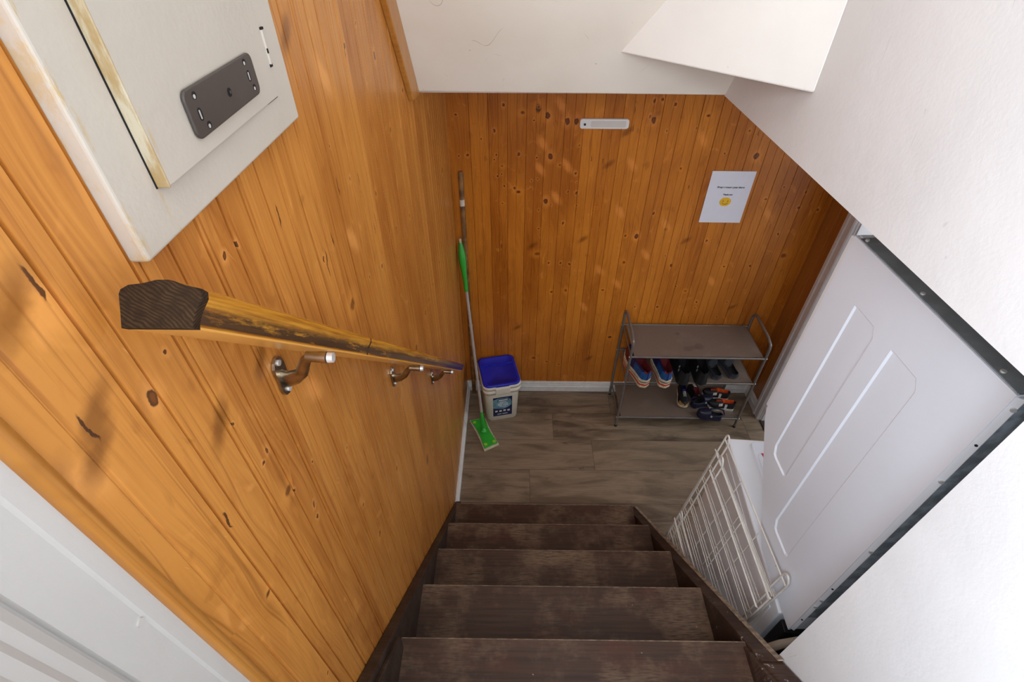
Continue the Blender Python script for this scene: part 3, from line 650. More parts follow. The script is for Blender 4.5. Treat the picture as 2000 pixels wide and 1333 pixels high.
for oo, nm, mt in ((h1, 'screw_hole', M['black_gap']), (h2, 'screw', M['screw'])): parts(oo, nm, mt, o, t)
c_ = disc(MB(), P3(0.004, -0.001, 0.0050), 0.0016).build('centre_screw', M['plate']); c_.parent = o; c_.data.transform(Matrix.Translation(-Vector(ORG[t.name])))

# ---------------------------------------------------------------- far wall items
t = thing('wall_light', 'slim white plastic sensor light bar on the far pine wall', 'light', (0.394, YF-0.001, 1.7545), world=True)
R_ = Matrix.Rotation(0, 3, 'Y')
mb = MB(); mb.prism(rrect((0.394, YF-0.001, 1.7545), 0.1105, 0.0215, 0.012, 5), (0, -0.017, 0)); mb.build('housing', M['lightwhite'], t, bevel=0.003, seg=3)
mb = MB(); mb.prism(rrect((0.413, YF-0.0175, 1.7545), 0.078, 0.0135, 0.004, 3), (0, -0.0014, 0)); mb.build('diffuser', M['diffuser'], t, bevel=0.0006)
mb = MB(); mb.tube([(0.306, YF-0.017, 1.753), (0.306, YF-0.0205, 1.753)], 0.0052, 16); mb.build('sensor', M['ink'], t)
t = thing('paper_notice', 'white paper notice with a yellow smiley face on the far pine wall', 'notice', (1.0465, YF-0.003, 1.265), world=True)
mb = MB(); mb.prism([(0.9405, YF-0.0032, 1.2665), (1.1515, YF-0.0032, 1.2655), (1.1525, YF-0.0032, 1.536), (0.9415, YF-0.0032, 1.537)], (0, 0.0008, 0)); mb.build('sheet', M['paper'], t)
def text(body, size, loc, mat, parent, name='lettering', rot=(math.pi/2, 0, 0), align='CENTER', bold=0.0):
    cu = bpy.data.curves.new('lettering', 'FONT'); cu.body = body; cu.size = size; cu.align_x = align; cu.align_y = 'CENTER'; cu.extrude = 0.0002; cu.offset = bold
    o = bpy.data.objects.new('tmp', cu); COL.objects.link(o)
    bpy.context.view_layer.update()
    me = bpy.data.meshes.new_from_object(o.evaluated_get(bpy.context.evaluated_depsgraph_get())); me.name = name
    bpy.data.objects.remove(o); bpy.data.curves.remove(cu)
    me.transform(Matrix.Translation(Vector(loc)-Vector(ORG.get(parent.name, (0, 0, 0)))) @ Euler(rot).to_matrix().to_4x4())
    me.materials.clear(); me.materials.append(mat)
    o = bpy.data.objects.new(name, me); COL.objects.link(o); o.parent = parent; return o
text('Please remove your shoes', 0.0125, (1.0520, YF-0.0038, 1.4555), M['ink'], t, bold=0.0004)
text('Thank you', 0.0110, (1.0470, YF-0.0038, 1.4180), M['ink'], t, bold=0.0004)
mb = MB(); fc = Vector((1.0445, YF-0.0034, 1.3800)); mb.prism([fc+Vector((0.0285*math.cos(a), 0, 0.0235*math.sin(a))) for a in [2*math.pi*i/32 for i in range(32)]], (0, -0.0004, 0)); sm = mb.build('smiley_face', M['yellow'], t)
mb = MB()
for sx in (-0.0115, 0.0125): mb.prism([fc+Vector((sx+0.0018*math.cos(a), -0.0006, 0.004+0.0032*math.sin(a))) for a in [2*math.pi*i/12 for i in range(12)]], (0, -0.0003, 0))
mb.tube([fc+Vector((0.0005+0.0135*math.cos(a), -0.0008, -0.0015+0.0115*math.sin(a))) for a in [math.radians(200+140*i/14) for i in range(15)]], 0.0009, 6)
parts(mb, 'face_line', M['ink'], sm, t)

# ---------------------------------------------------------------- shoe rack
t = thing('shoe_rack', 'three tier grey tube shoe rack with taupe fabric shelves against far wall', 'shoe rack', (1.02, 2.18, 0), world=True)
yf, yb, xl, xr, tr = 2.045, 2.318, 0.645, 1.396, 0.0078
for xs, zt in ((xl, 0.745), (xr, 0.725)):
    pts = [(xs, yf, 0.004), (xs, yf, zt-0.085)]
    pts += [(xs, yf+0.012*(1-math.cos(a))/1.0+0.0, zt-0.085+0.05*math.sin(a)) for a in [math.radians(15*i) for i in range(1, 7)]]
    pts += [(xs, yf+0.06, zt-0.020), (xs, yb-0.055, zt-0.014)]
    pts += [(xs, yb-0.045+0.045*math.sin(a), zt-0.059+0.045*math.cos(a)) for a in [math.radians(15*i) for i in range(1, 7)]]
    pts += [(xs, yb, 0.004)]
    mb = MB(); mb.tube(pts, tr, 12); mb.build('side_frame', M['rackmetal'], t)
    mb = MB()
    for yy in (yf, yb): mb.tube([(xs, yy, 0.0), (xs, yy, 0.012)], 0.0095, 12)
    parts(mb, 'foot_cap', M['black'], t)
for zs in (0.600, 0.400, 0.088):
    mb = MB(); mb.tube([(xl+0.004, yf-0.002, zs), (xr-0.004, yf-0.002, zs-0.006)], 0.0062, 10); mb.tube([(xl+0.004, yb+0.004, zs+0.006), (xr-0.004, yb+0.004, zs)], 0.0062, 10); parts(mb, 'shelf_bar', M['rackmetal'], t)
    mb = MB()
    for xs in (xl, xr): mb.tube([(xs+(0.008 if xs < 1 else -0.008), yf, zs-0.012), (xs+(0.008 if xs < 1 else -0.008), yb, zs-0.010)], 0.004, 8)
    parts(mb, 'cross_bar', M['rackmetal'], t)
    mb = MB(); N = 20
    r1 = []
    for j in range(9):
        v_ = j/8; yy = yf+(yb-yf)*v_
        r1.append([Vector((xl+0.02+(xr-xl-0.04)*i/N, yy, zs+0.005-0.006*math.sin(math.pi*v_)*math.sin(math.pi*i/N)+0.0012*math.sin(i*1.7+j))) for i in range(N+1)])
    mb.loft(r1, False, True, False)
    mb.loft([[p-Vector((0, 0, 0.002)) for p in r] for r in r1][::-1], False, True, False)
    mb.build('shelf_fabric', M['cloth'], t)
    mb = MB()
    mb.tube([(xl-0.009, yf-0.002, zs), (xl+0.002, yf-0.002, zs)], 0.0048, 8); mb.tube([(xl-0.009, yb+0.004, zs+0.004), (xl+0.002, yb+0.004, zs+0.004)], 0.0048, 8)
    mb.tube([(xr+0.009, yf-0.002, zs-0.006), (xr-0.002, yf-0.002, zs-0.006)], 0.0048, 8)
    parts(mb, 'bolt', M['screw'], t)

# ---------------------------------------------------------------- shoes
C = lambda n, c, r=0.6: M.setdefault(n, plain(n, c, r, var=0.15, scale=60))
C('shoe_blue', (0.010, 0.090, 0.30, 1)); C('shoe_navy', (0.012, 0.014, 0.10, 1)); C('shoe_red', (0.17, 0.014, 0.016, 1)); C('shoe_cream', (0.72, 0.60, 0.40, 1)); C('sole_red', (0.62, 0.045, 0.025, 1))
C('shoe_black', (0.007, 0.007, 0.009, 1)); C('shoe_grey', (0.034, 0.035, 0.045, 1), 0.9); C('shoe_grey2', (0.060, 0.060, 0.075, 1), 0.9); C('clog_navy', (0.012, 0.013, 0.040, 1), 0.45)
C('shoe_orange', (0.80, 0.11, 0.015, 1)); C('sole_white', (0.70, 0.64, 0.58, 1)); C('shoe_tan', (0.55, 0.28, 0.08, 1)); C('shoe_silver', (0.50, 0.50, 0.50, 1), 0.3)
def outline(s_, w):          # half widths and inward shift of a shoe footprint, s 0 heel .. 1 toe
    hw = w*0.5*(0.70*min(1, (s_/0.07+0.02))**0.5 if s_ < 0.07 else 0.70+0.08*math.sin((s_-0.07)*2.2))
    hw += w*0.5*0.24*math.exp(-((s_-0.70)/0.20)**2)
    if s_ > 0.80: hw *= math.sqrt(max(0.0, 1-((s_-0.80)/0.2015)**2))*0.98+0.02
    return hw, 0.05*w*math.sin((s_-0.5)*3)
def make_shoe(name, label, group, L_, W_, H_, mats, sole_h=0.025, wave=0.0, kind='sneaker', accents=()):
    """toe points along local +y, heel at y=0, sits on z=0"""
    r = thing(name, label, 'shoe', group=group)
    N = 22; ss = [i/N for i in range(N+1)]
    def solez(s_): return (wave*(0.5+0.5*math.cos((s_-0.12)*7.5))*0.9 if wave else 0) + 0.010*max(0, (s_-0.8)/0.2)**2
    # sole layers
    def layer(z0, z1, gx, nm, mt, sub=None):
        rings = []
        for s_ in ss:
            hw, sh = outline(s_, W_); hw *= gx; zz = solez(s_)
            lo = z0*sole_h + (0.010*max(0, (s_-0.8)/0.2)**2 if z0 == 0 else zz); hi = z1*sole_h+zz
            y_ = s_*L_
            rings.append([Vector((sh-hw, y_, lo)), Vector((sh-hw*1.03, y_, (lo+hi)/2)), Vector((sh-hw, y_, hi)), Vector((sh, y_, hi)), Vector((sh+hw, y_, hi)), Vector((sh+hw*1.03, y_, (lo+hi)/2)), Vector((sh+hw, y_, lo))])
        mb = MB(); mb.loft(rings, True, False); return mb.build(nm, mt, r)
    if wave:
        layer(0, 0.10, 1.00, 'outsole_base', mats['sole']); layer(0.10, 0.34, 1.03, 'outsole', mats['out']); layer(0.34, 0.54, 1.02, 'midsole', mats['sole']); layer(0.54, 0.66, 0.99, 'midsole_line', mats['line']); layer(0.66, 1.0, 1.04, 'midsole', mats['sole'])
        mb = MB()
    else:
        layer(0, 1.0, 1.03, 'sole', mats['sole'])
    # upper
    op = 0.50 if kind != 'slipper' else 0.42
    rings = []; K = 12
    for s_ in ss:
        hw, sh = outline(s_, W_*0.94); y_ = s_*L_; z0 = sole_h+solez(s_)*0.98
        if kind == 'sneaker': ht = H_*(1.0-0.10*math.sin(min(1, s_/op)*math.pi)) if s_ < op else H_*(0.96-0.42*max(0.0, (s_-op)/(1-op))**1.1)
        elif kind == 'clog': ht = H_*(0.62-0.2*math.sin(min(1, s_/op)*math.pi)) if s_ < op else H_*(1.0-0.30*max(0.0, (s_-op)/(1-op))**1.6)
        else: ht = H_*(0.45-0.1*math.sin(min(1, s_/op)*math.pi)) if s_ < op else H_*(0.95-0.35*((s_-op)/(1-op)))
        if s_ > 0.86: ht *= 0.50+0.50*math.sqrt(max(0, 1-((s_-0.86)/0.145)**2))
        ht = max(ht, 0.010)
        ring = []
        for k_ in range(K+1):
            a = math.pi*k_/K; c_, s2 = math.cos(a), math.sin(a)
            px_ = -hw*math.copysign(abs(c_)**0.75, c_); pz = ht*abs(s2)**0.62
            if s_ < op-0.02 and 0.04 < s_ or (s_ < op-0.02):   # ankle opening: middle points drop to the insole
                t_ = abs(k_-K/2)/(K/2)
                inner = 0.0 if s_ < 0.045 else 1.0
                if inner:
                    if t_ < 0.42: px_ *= 0.92 if t_ > 0.3 else 0.9; pz = 0.006
                    else: px_ = -hw*(1 if k_ < K/2 else -1)*(1.0-0.34*max(0.0, 1-(t_-0.42)/0.58)**1.5)
                    if t_ >= 0.42: pz = ht*max(0.0, 1-(t_-0.42)/0.58)**0.55
            ring.append(Vector((sh+px_, y_, z0+pz)))
        rings.append(ring)
    mb = MB(); nF = len(rings)
    for i_ in range(nF-1):
        for k_ in range(K):
            s_ = (i_+0.5)/N; t_ = abs(k_+0.5-K/2)/(K/2); mi = 0
            if s_ < op-0.02 and s_ > 0.045 and t_ < 0.45: mi = 1
            else:
                for (s0, s1, t0, t1, m_) in accents:
                    if s0 <= s_ <= s1 and t0 <= t_ <= t1: mi = m_
            mb.mat(mi).add([rings[i_][k_], rings[i_][k_+1], rings[i_+1][k_+1], rings[i_+1][k_]], [(0, 1, 2, 3)], True)
    mb.mat(0).add(rings[0], [tuple(range(K+1))]); mb.add(rings[-1], [tuple(range(K+1))[::-1]])
    up = mb.build('upper', [mats['up'], mats['lining']]+list(mats.get('acc', [])), r)
    if kind == 'sneaker':
        mb = MB(); z_at = lambda s_: sole_h+solez(s_)+H_*(0.96-0.42*max(0.0, (s_-op)/(1-op))**1.1)+0.001
        for q in range(4):
            s_ = op+0.03+q*0.055
            mb.tube([(-W_*0.17, s_*L_, z_at(s_)-0.008), (-W_*0.08, s_*L_+0.003, z_at(s_)+0.001), (0, s_*L_, z_at(s_)+0.002), (W_*0.08, s_*L_+0.003, z_at(s_)+0.001), (W_*0.17, s_*L_, z_at(s_)-0.008)], 0.0022, 6)
        parts(mb, 'lace', mats.get('lace', mats['up']), r)
        mb = MB(); mb.loft([[Vector((x_*W_*0.13, L_*(op-0.10), sole_h+solez(0.4)+H_*0.70)), ] * 1 + [Vector((x_*W_*0.13, L_*(op-0.10), sole_h+solez(0.4)+H_*0.76))] for x_ in (-1, 0, 1)], False, False, False)
        mb = MB(); mb.prism([(-W_*0.15, L_*(op-0.09), sole_h+solez(0.42)+H_*1.02), (W_*0.15, L_*(op-0.09), sole_h+solez(0.42)+H_*1.02), (W_*0.13, L_*(op+0.10), sole_h+solez(0.6)+H_*0.86), (-W_*0.13, L_*(op+0.10), sole_h+solez(0.6)+H_*0.86)], (0, 0.001, -0.004)); mb.build('tongue', mats.get('tongue', mats['lining']), r)
    if kind == 'clog':
        mb = MB()
        for sx, sy in ((-0.2, 0.62), (0.2, 0.62), (0, 0.68), (-0.22, 0.76), (0.22, 0.76), (0, 0.80)):
            zz = sole_h+H_*(1.0-0.30*((sy-op)/(1-op))**1.6)*(1-0.25*abs(sx)*2)-0.003
            mb.tube([(sx*W_, sy*L_, zz-0.004), (sx*W_, sy*L_, zz+0.0035)], 0.0042, 8)
        parts(mb, 'vent_hole', M['black'], r)
        mb = MB(); mb.tube([(-W_*0.47, op*L_*0.98, sole_h+H_*0.55), (-W_*0.44, L_*0.15, sole_h+H_*0.72), (-W_*0.3, -0.004, sole_h+H_*0.80), (W_*0.3, -0.004, sole_h+H_*0.80), (W_*0.44, L_*0.15, sole_h+H_*0.72), (W_*0.47, op*L_*0.98, sole_h+H_*0.55)], 0.0045, 8); mb.build('heel_strap', mats['up'], r)
        mb = MB()
        for sx in (-1, 1): mb.tube([(sx*W_*0.46, op*L_*0.98, sole_h+H_*0.55), (sx*W_*0.54, op*L_*0.98, sole_h+H_*0.57)], 0.006, 10)
        parts(mb, 'rivet', mats.get('rivet', M['shoe_silver']), r)
    return r
def dup(root, label):
    r = root.copy(); COL.objects.link(r); r['label'] = label
    for ch in list(root.children):
        c = ch.copy(); COL.objects.link(c); c.parent = r
    return r
def place(o, x, y, z, deg, tilt=0):
    o.location = (x, y, z); o.rotation_euler = (math.radians(tilt), 0, math.radians(deg))
B = M['shoe_black']
g = 'shoes on the middle shelf of the rack'
s1 = make_shoe('sneaker', 'red and blue sneaker with chunky cream and red sole, leftmost on middle shelf', g, 0.275, 0.100, 0.075,
     dict(up=M['shoe_navy'], lining=M['shoe_red'], sole=M['shoe_cream'], out=M['sole_red'], line=B, acc=[M['shoe_blue'], M['shoe_red']], lace=B, tongue=M['shoe_navy']), 0.050, 0.014, 'sneaker',
     ((0, 0.40, 0.62, 0.95, 2), (0, 0.045, 0.0, 0.62, 3), (0.62, 1.0, 0.3, 1.0, 3)))
place(s1, 0.755, 1.995, 0.405, 14)
s2 = dup(s1, 'red and blue sneaker with cream and red sole, beside the black sneakers'); place(s2, 0.868, 1.992, 0.405, 1)
s3 = make_shoe('sneaker', 'black sneaker with silver marks, left of the black pair on middle shelf', g, 0.27, 0.098, 0.085,
     dict(up=B, lining=B, sole=B, acc=[M['shoe_silver']], lace=M['shoe_grey']), 0.022, 0, 'sneaker', ((0.16, 0.22, 0.66, 0.80, 2), (0.22, 0.28, 0.55, 0.66, 2)))
place(s3, 0.978, 2.015, 0.405, -3)
s4 = dup(s3, 'black sneaker with silver marks, right of the black pair, next to grey slippers'); place(s4, 1.084, 2.015, 0.405, -2)
s5 = make_shoe('slipper', 'dark grey slipper on the middle shelf, next to black sneakers', g, 0.23, 0.085, 0.060,
     dict(up=M['shoe_grey'], lining=B, sole=M['shoe_grey2']), 0.014, 0, 'slipper'); place(s5, 1.192, 2.06, 0.405, 8)
s6 = dup(s5, 'dark grey slipper at the right end of the middle shelf'); place(s6, 1.294, 2.070, 0.405, 10)
for ch in s6.children: pass
g = 'small shoes on the bottom shelf of the rack'
s7 = make_shoe('sneaker', 'small black sneaker with cream and orange sole edge, leftmost on bottom shelf', g, 0.175, 0.070, 0.055,
     dict(up=B, lining=M['shoe_navy'], sole=M['shoe_cream'], acc=[M['shoe_tan']], lace=M['sole_white']), 0.018, 0, 'sneaker', ((0.8, 1, 0.6, 1, 2),))
place(s7, 1.088, 2.285, 0.094, 176)
s8 = make_shoe('sneaker', 'small black sneaker with dark red lining, at the back of bottom shelf', g, 0.150, 0.064, 0.055,
     dict(up=B, lining=M['shoe_red'], sole=B, lace=M['sole_white']), 0.014); place(s8, 1.170, 2.160, 0.094, 3)
s9 = make_shoe('clog', 'small navy rubber clog behind the front clog on bottom shelf', g, 0.150, 0.068, 0.050,
     dict(up=M['clog_navy'], lining=B, sole=M['clog_navy'], rivet=M['shoe_silver']), 0.014, 0, 'clog'); place(s9, 1.125, 2.125, 0.094, -66)
s10 = dup(s9, 'small navy rubber clog at the front edge of bottom shelf'); place(s10, 1.285, 2.035, 0.094, 82)
s11 = make_shoe('sneaker', 'small black and white sneaker with orange lining, nearer of the two', g, 0.165, 0.066, 0.052,
     dict(up=B, lining=M['shoe_orange'], sole=M['sole_white'], acc=[M['sole_white'], M['shoe_orange']], lace=M['shoe_orange'], tongue=M['shoe_orange']), 0.016, 0, 'sneaker', ((0.30, 0.42, 0.6, 1, 2), (0.52, 0.62, 0.5, 0.9, 2)))
place(s11, 1.388, 2.118, 0.094, 84)
s12 = dup(s11, 'small black and white sneaker with orange lining, farther from the front edge'); place(s12, 1.380, 2.205, 0.094, 80)

# ---------------------------------------------------------------- bucket
br = math.radians(12.5)
t = thing('bucket', 'cream plastic bucket with blue lid and navy label in the far left corner', 'bucket', (-0.098, 2.195, 0), br)
def rr(hw, hh, r, z, cy=0): return [Vector((p.x, p.y+cy, z)) for p in rrect((0, 0, 0), hw, hh, r, 5, (1, 0, 0), (0, 1, 0))]
mb = MB(); mb.loft([rr(0.094, 0.105, 0.03, 0.0), rr(0.098, 0.109, 0.034, 0.006), rr(0.108, 0.124, 0.036, 0.26), rr(0.108, 0.124, 0.036, 0.318)]); mb.build('pail', M['pail'], t)
mb = MB(); mb.loft([rr(0.108, 0.124, 0.036, 0.268), rr(0.118, 0.134, 0.04, 0.268), rr(0.118, 0.134, 0.04, 0.290), rr(0.112, 0.128, 0.038, 0.292), rr(0.112, 0.128, 0.038, 0.304), rr(0.119, 0.135, 0.04, 0.306), rr(0.119, 0.135, 0.04, 0.322), rr(0.115, 0.131, 0.038, 0.327)]); mb.build('rim', M['pail'], t)
mb = MB(); mb.box((-0.045, -0.140, 0.272), (0.045, -0.130, 0.318)); mb.build('latch', M['pail'], t, bevel=0.003)
lid = MB(); lid.loft([rr(0.113, 0.129, 0.038, 0.322), rr(0.115, 0.131, 0.038, 0.335), rr(0.111, 0.127, 0.036, 0.339), rr(0.098, 0.114, 0.030, 0.340), rr(0.094, 0.110, 0.028, 0.333), rr(0.02, 0.02, 0.01, 0.333)])
lid = lid.build('lid', M['blue'], t)
mb = MB(); mb.box((-0.106, 0.050, 0.331), (0.106, 0.062, 0.3395)); mb.box((-0.04, -0.134, 0.326), (0.04, -0.126, 0.336)); parts(mb, 'lid_ridge', M['blue'], lid, bevel=0.002)
# label on the front face
def lab(mb, x0, x1, z0, z1, off):
    f = lambda z: -(0.105+ (0.124-0.109)*(z/0.26)+0.0035)-off
    mb.add([(x0, f(z0), z0), (x1, f(z0), z0), (x1, f(z1), z1), (x0, f(z1), z1)], [(0, 1, 2, 3)])
mb = MB(); f_ = lambda z: -(0.1085+(0.124-0.109)*(z/0.26))
mb.prism([(-0.060, f_(0.045)-0.0015, 0.045), (0.060, f_(0.045)-0.0015, 0.045), (0.060, f_(0.225)-0.0015, 0.225), (-0.060, f_(0.225)-0.0015, 0.225)], (0, 0.001, 0)); lb = mb.build('label', M['navy'], t)
def quad(mb, pts, off):
    mb.prism([(x_, f_(z_)-0.0016-off, z_) for x_, z_ in pts], (0, -0.0004, 0))
mb = MB(); quad(mb, [(-0.060, 0.128), (-0.045, 0.122), (-0.02, 0.115), (0.005, 0.112), (0.03, 0.122), (0.055, 0.142), (0.058, 0.165), (0.052, 0.195), (0.03, 0.215), (-0.03, 0.215), (-0.060, 0.205)], 0.0)
mb.build('label_print', M['teal'], lb)
mb = MB(); quad(mb, [(-0.034, 0.190), (0.036, 0.190), (0.040, 0.208), (-0.030, 0.208)], 0.0012); mb.build('label_banner', M['ink'], lb)
mb = MB()
quad(mb, [(-0.028, 0.194), (0.030, 0.194), (0.033, 0.203), (-0.026, 0.203)], 0.0018)
for x0, x1, z0, z1 in ((-0.018, 0.022, 0.176, 0.182), (-0.030, 0.034, 0.162, 0.168), (-0.030, -0.004, 0.148, 0.154), (0.002, 0.034, 0.148, 0.154), (-0.020, 0.020, 0.136, 0.141),
                       (-0.048, -0.032, 0.088, 0.102), (-0.022, -0.006, 0.086, 0.102), (0.004, 0.020, 0.088, 0.104), (0.030, 0.046, 0.086, 0.102), (-0.034, -0.008, 0.062, 0.068), (-0.002, 0.032, 0.062, 0.068)):
    quad(mb, [(x0, z0), (x1, z0), (x1, z1), (x0, z1)], 0.0018)
parts(mb, 'label_lettering', M['labelwhite'], lb)

# ---------------------------------------------------------------- mop and broom stick in the corner
t = thing('flat_mop', 'green flat mop with grey pole leaning into the far left corner', 'mop', (-0.185, 1.966, 0), world=True)
q = [Vector(p) for p in ((-0.285, 2.067, 0), (-0.188, 2.094, 0), (-0.090, 1.881, 0), (-0.178, 1.830, 0))]
def inset(q, k, z): c = sum(q, Vector())/4; return [Vector(((p-c).x*k+c.x, (p-c).y*k+c.y, z)) for p in q]
def bow(q, amt):
    a, b, c, d = q; mid1 = (b+c)/2; mid2 = (d+a)/2; cc = (a+b+c+d)/4
    return [a, b, b.lerp(c, .33).lerp(cc, amt), b.lerp(c, .66).lerp(cc, amt), c, d, d.lerp(a, .33).lerp(cc, amt), d.lerp(a, .66).lerp(cc, amt)]
pq = bow(inset(q, 1.0, 0.003), 0.10); hq = bow(inset(q, 0.90, 0.014), 0.22)
mb = MB(); mb.prism(pq, (0, 0, 0.010)); mb.build('pad', M['pad'], t, bevel=0.002)
mb = MB(); mb.prism(hq, (0, 0, 0.010)); mb.build('head', M['green'], t, bevel=0.002)
cen = sum(q, Vector())/4; long = ((q[0]+q[1])/2-(q[2]+q[3])/2).normalized(); sidev = Vector((-long.y, long.x, 0))
mb = MB()
for a_, b_ in ((0.092, 0.030), (0.092, -0.026), (-0.094, 0.028), (-0.094, -0.028)):
    c_ = cen+long*a_+sidev*b_; mb.tube([Vector((c_.x, c_.y, 0.024)), Vector((c_.x, c_.y, 0.0265))], 0.011, 14)
parts(mb, 'gripper', M['green_l'], t)
ptop = Vector((-0.292, 2.320, 1.176)); pj = Vector((cen.x-0.004, cen.y+0.012, 0.030))
pd = (ptop-pj).normalized()
mb = MB(); mb.tube([Vector((cen.x, cen.y, 0.022)), pj+pd*0.015], [0.018, 0.012], 12); mb.tube([pj, pj+pd*0.05, pj+pd*0.13], [0.014, 0.012, 0.009], 12); mb.tube([cen+sidev*0.02+Vector((0, 0, 0.03)), cen-sidev*0.02+Vector((0, 0, 0.03))], 0.009, 10); mb.build('swivel_joint', M['green'], t)
Lp = (ptop-pj).length
mb = MB(); mb.tube([pj+pd*0.12, pj+pd*(Lp-0.27)], 0.0085, 12); mb.tube([pj+pd*0.70, pj+pd*0.715], 0.0105, 12); mb.build('pole', M['alu'], t)
mb = MB(); prf = [(-0.29, 0.010), (-0.24, 0.0115), (-0.18, 0.014), (-0.13, 0.019), (-0.09, 0.0195), (-0.05, 0.015), (-0.02, 0.009)]
mb.tube([pj+pd*(Lp+a_) for a_, _ in prf], [b_ for _, b_ in prf], 14); mb.build('grip', M['green'], t)
mb = MB(); mb.tube([pj+pd*(Lp-0.022), pj+pd*(Lp+0.002)], 0.007, 10); mb.build('hanging_tip', M['pad'], t)
t = thing('broom_stick', 'brown wooden broom stick standing upright in the far left corner', 'stick', (-0.272, 2.318, 0), world=True)
mb = MB(); mb.tube([(-0.272, 2.318, 0.002), (-0.268, 2.328, 1.528), (-0.268, 2.328, 1.535)], [0.0125, 0.0125, 0.010], 14); mb.build('stick', M['stick'], t)
mb = MB(); mb.tube([(-0.2685, 2.3275, 1.36), (-0.2685, 2.3275, 1.395)], 0.0131, 14); mb.build('tape', M['tape'], t)

# ---------------------------------------------------------------- washing machine and dryer
wr = -math.radians(4.35)
# near-left corner (0.797,0.597) far-left (0.846,1.242)
t = thing('washing_machine', 'white washing machine behind the wire shelves, under the dryer', 'washing machine', (0.8215, 0.9195, 0), wr)
hl = 0.3234; WT = 0.91; WW = 0.69
mb = MB()
mb.box((0.0, -hl, 0.09), (WW, hl, WT-0.004)); mb.build('cabinet', M['enamel2'], t, bevel=0.006, seg=3)
mb = MB(); mb.box((-0.002, -hl-0.002, WT-0.022), (WW+0.002, hl+0.002, WT)); mb.build('top_panel', M['enamel2'], t, bevel=0.006, seg=3)
mb = MB(); mb.box((0.02, -hl+0.03, 0.015), (WW-0.02, hl-0.02, 0.09)); mb.build('base', M['black'], t)
mb = MB()
for xx in (0.05, WW-0.05):
    for yy in (-hl+0.05, hl-0.05): mb.tube([(xx, yy, 0), (xx, yy, 0.02)], 0.022, 12)
parts(mb, 'foot', M['black'], t)
mb = MB(); mb.prism(rrect((0.34, 0.02, WT), 0.26, 0.292, 0.02, 4, (1, 0, 0), (0, 1, 0)), (0, 0, 0.007)); mb.build('lid', M['enamel'], t, bevel=0.003)
mb = MB(); mb.prism(rrect((0.34, 0.0, WT+0.007), 0.25, 0.262, 0.03, 4, (1, 0, 0), (0, 1, 0)), (0, 0, 0.003)); ld = mb.build('lid_panel', M['enamel'], t, bevel=0.002)
mb = MB(); mb.prism([(0.104, 0.254, WT+0.0102), (0.20, 0.254, WT+0.0102), (0.20, 0.19, WT+0.0102), (0.114, 0.205, WT+0.0102)], (0, 0, 0.0004)); mb.build('warning_sticker', M['red'], ld)
mb = MB(); mb.box((0.015, -hl-0.040, 0.08), (WW-0.02, -hl-0.003, 0.87)); o = mb.build('rear_shade_fill', M['black'], t, bevel=0.004); o['label'] = 'black box added as the dark, shadowed rear of the washing machine'  # black box added to fill in the shadow behind the washer
mb = MB(); mb.box((-0.0025, -0.29, 0.14), (0.0, 0.29, 0.86)); mb.build('side_panel', M['enamel2'], t, bevel=0.002)

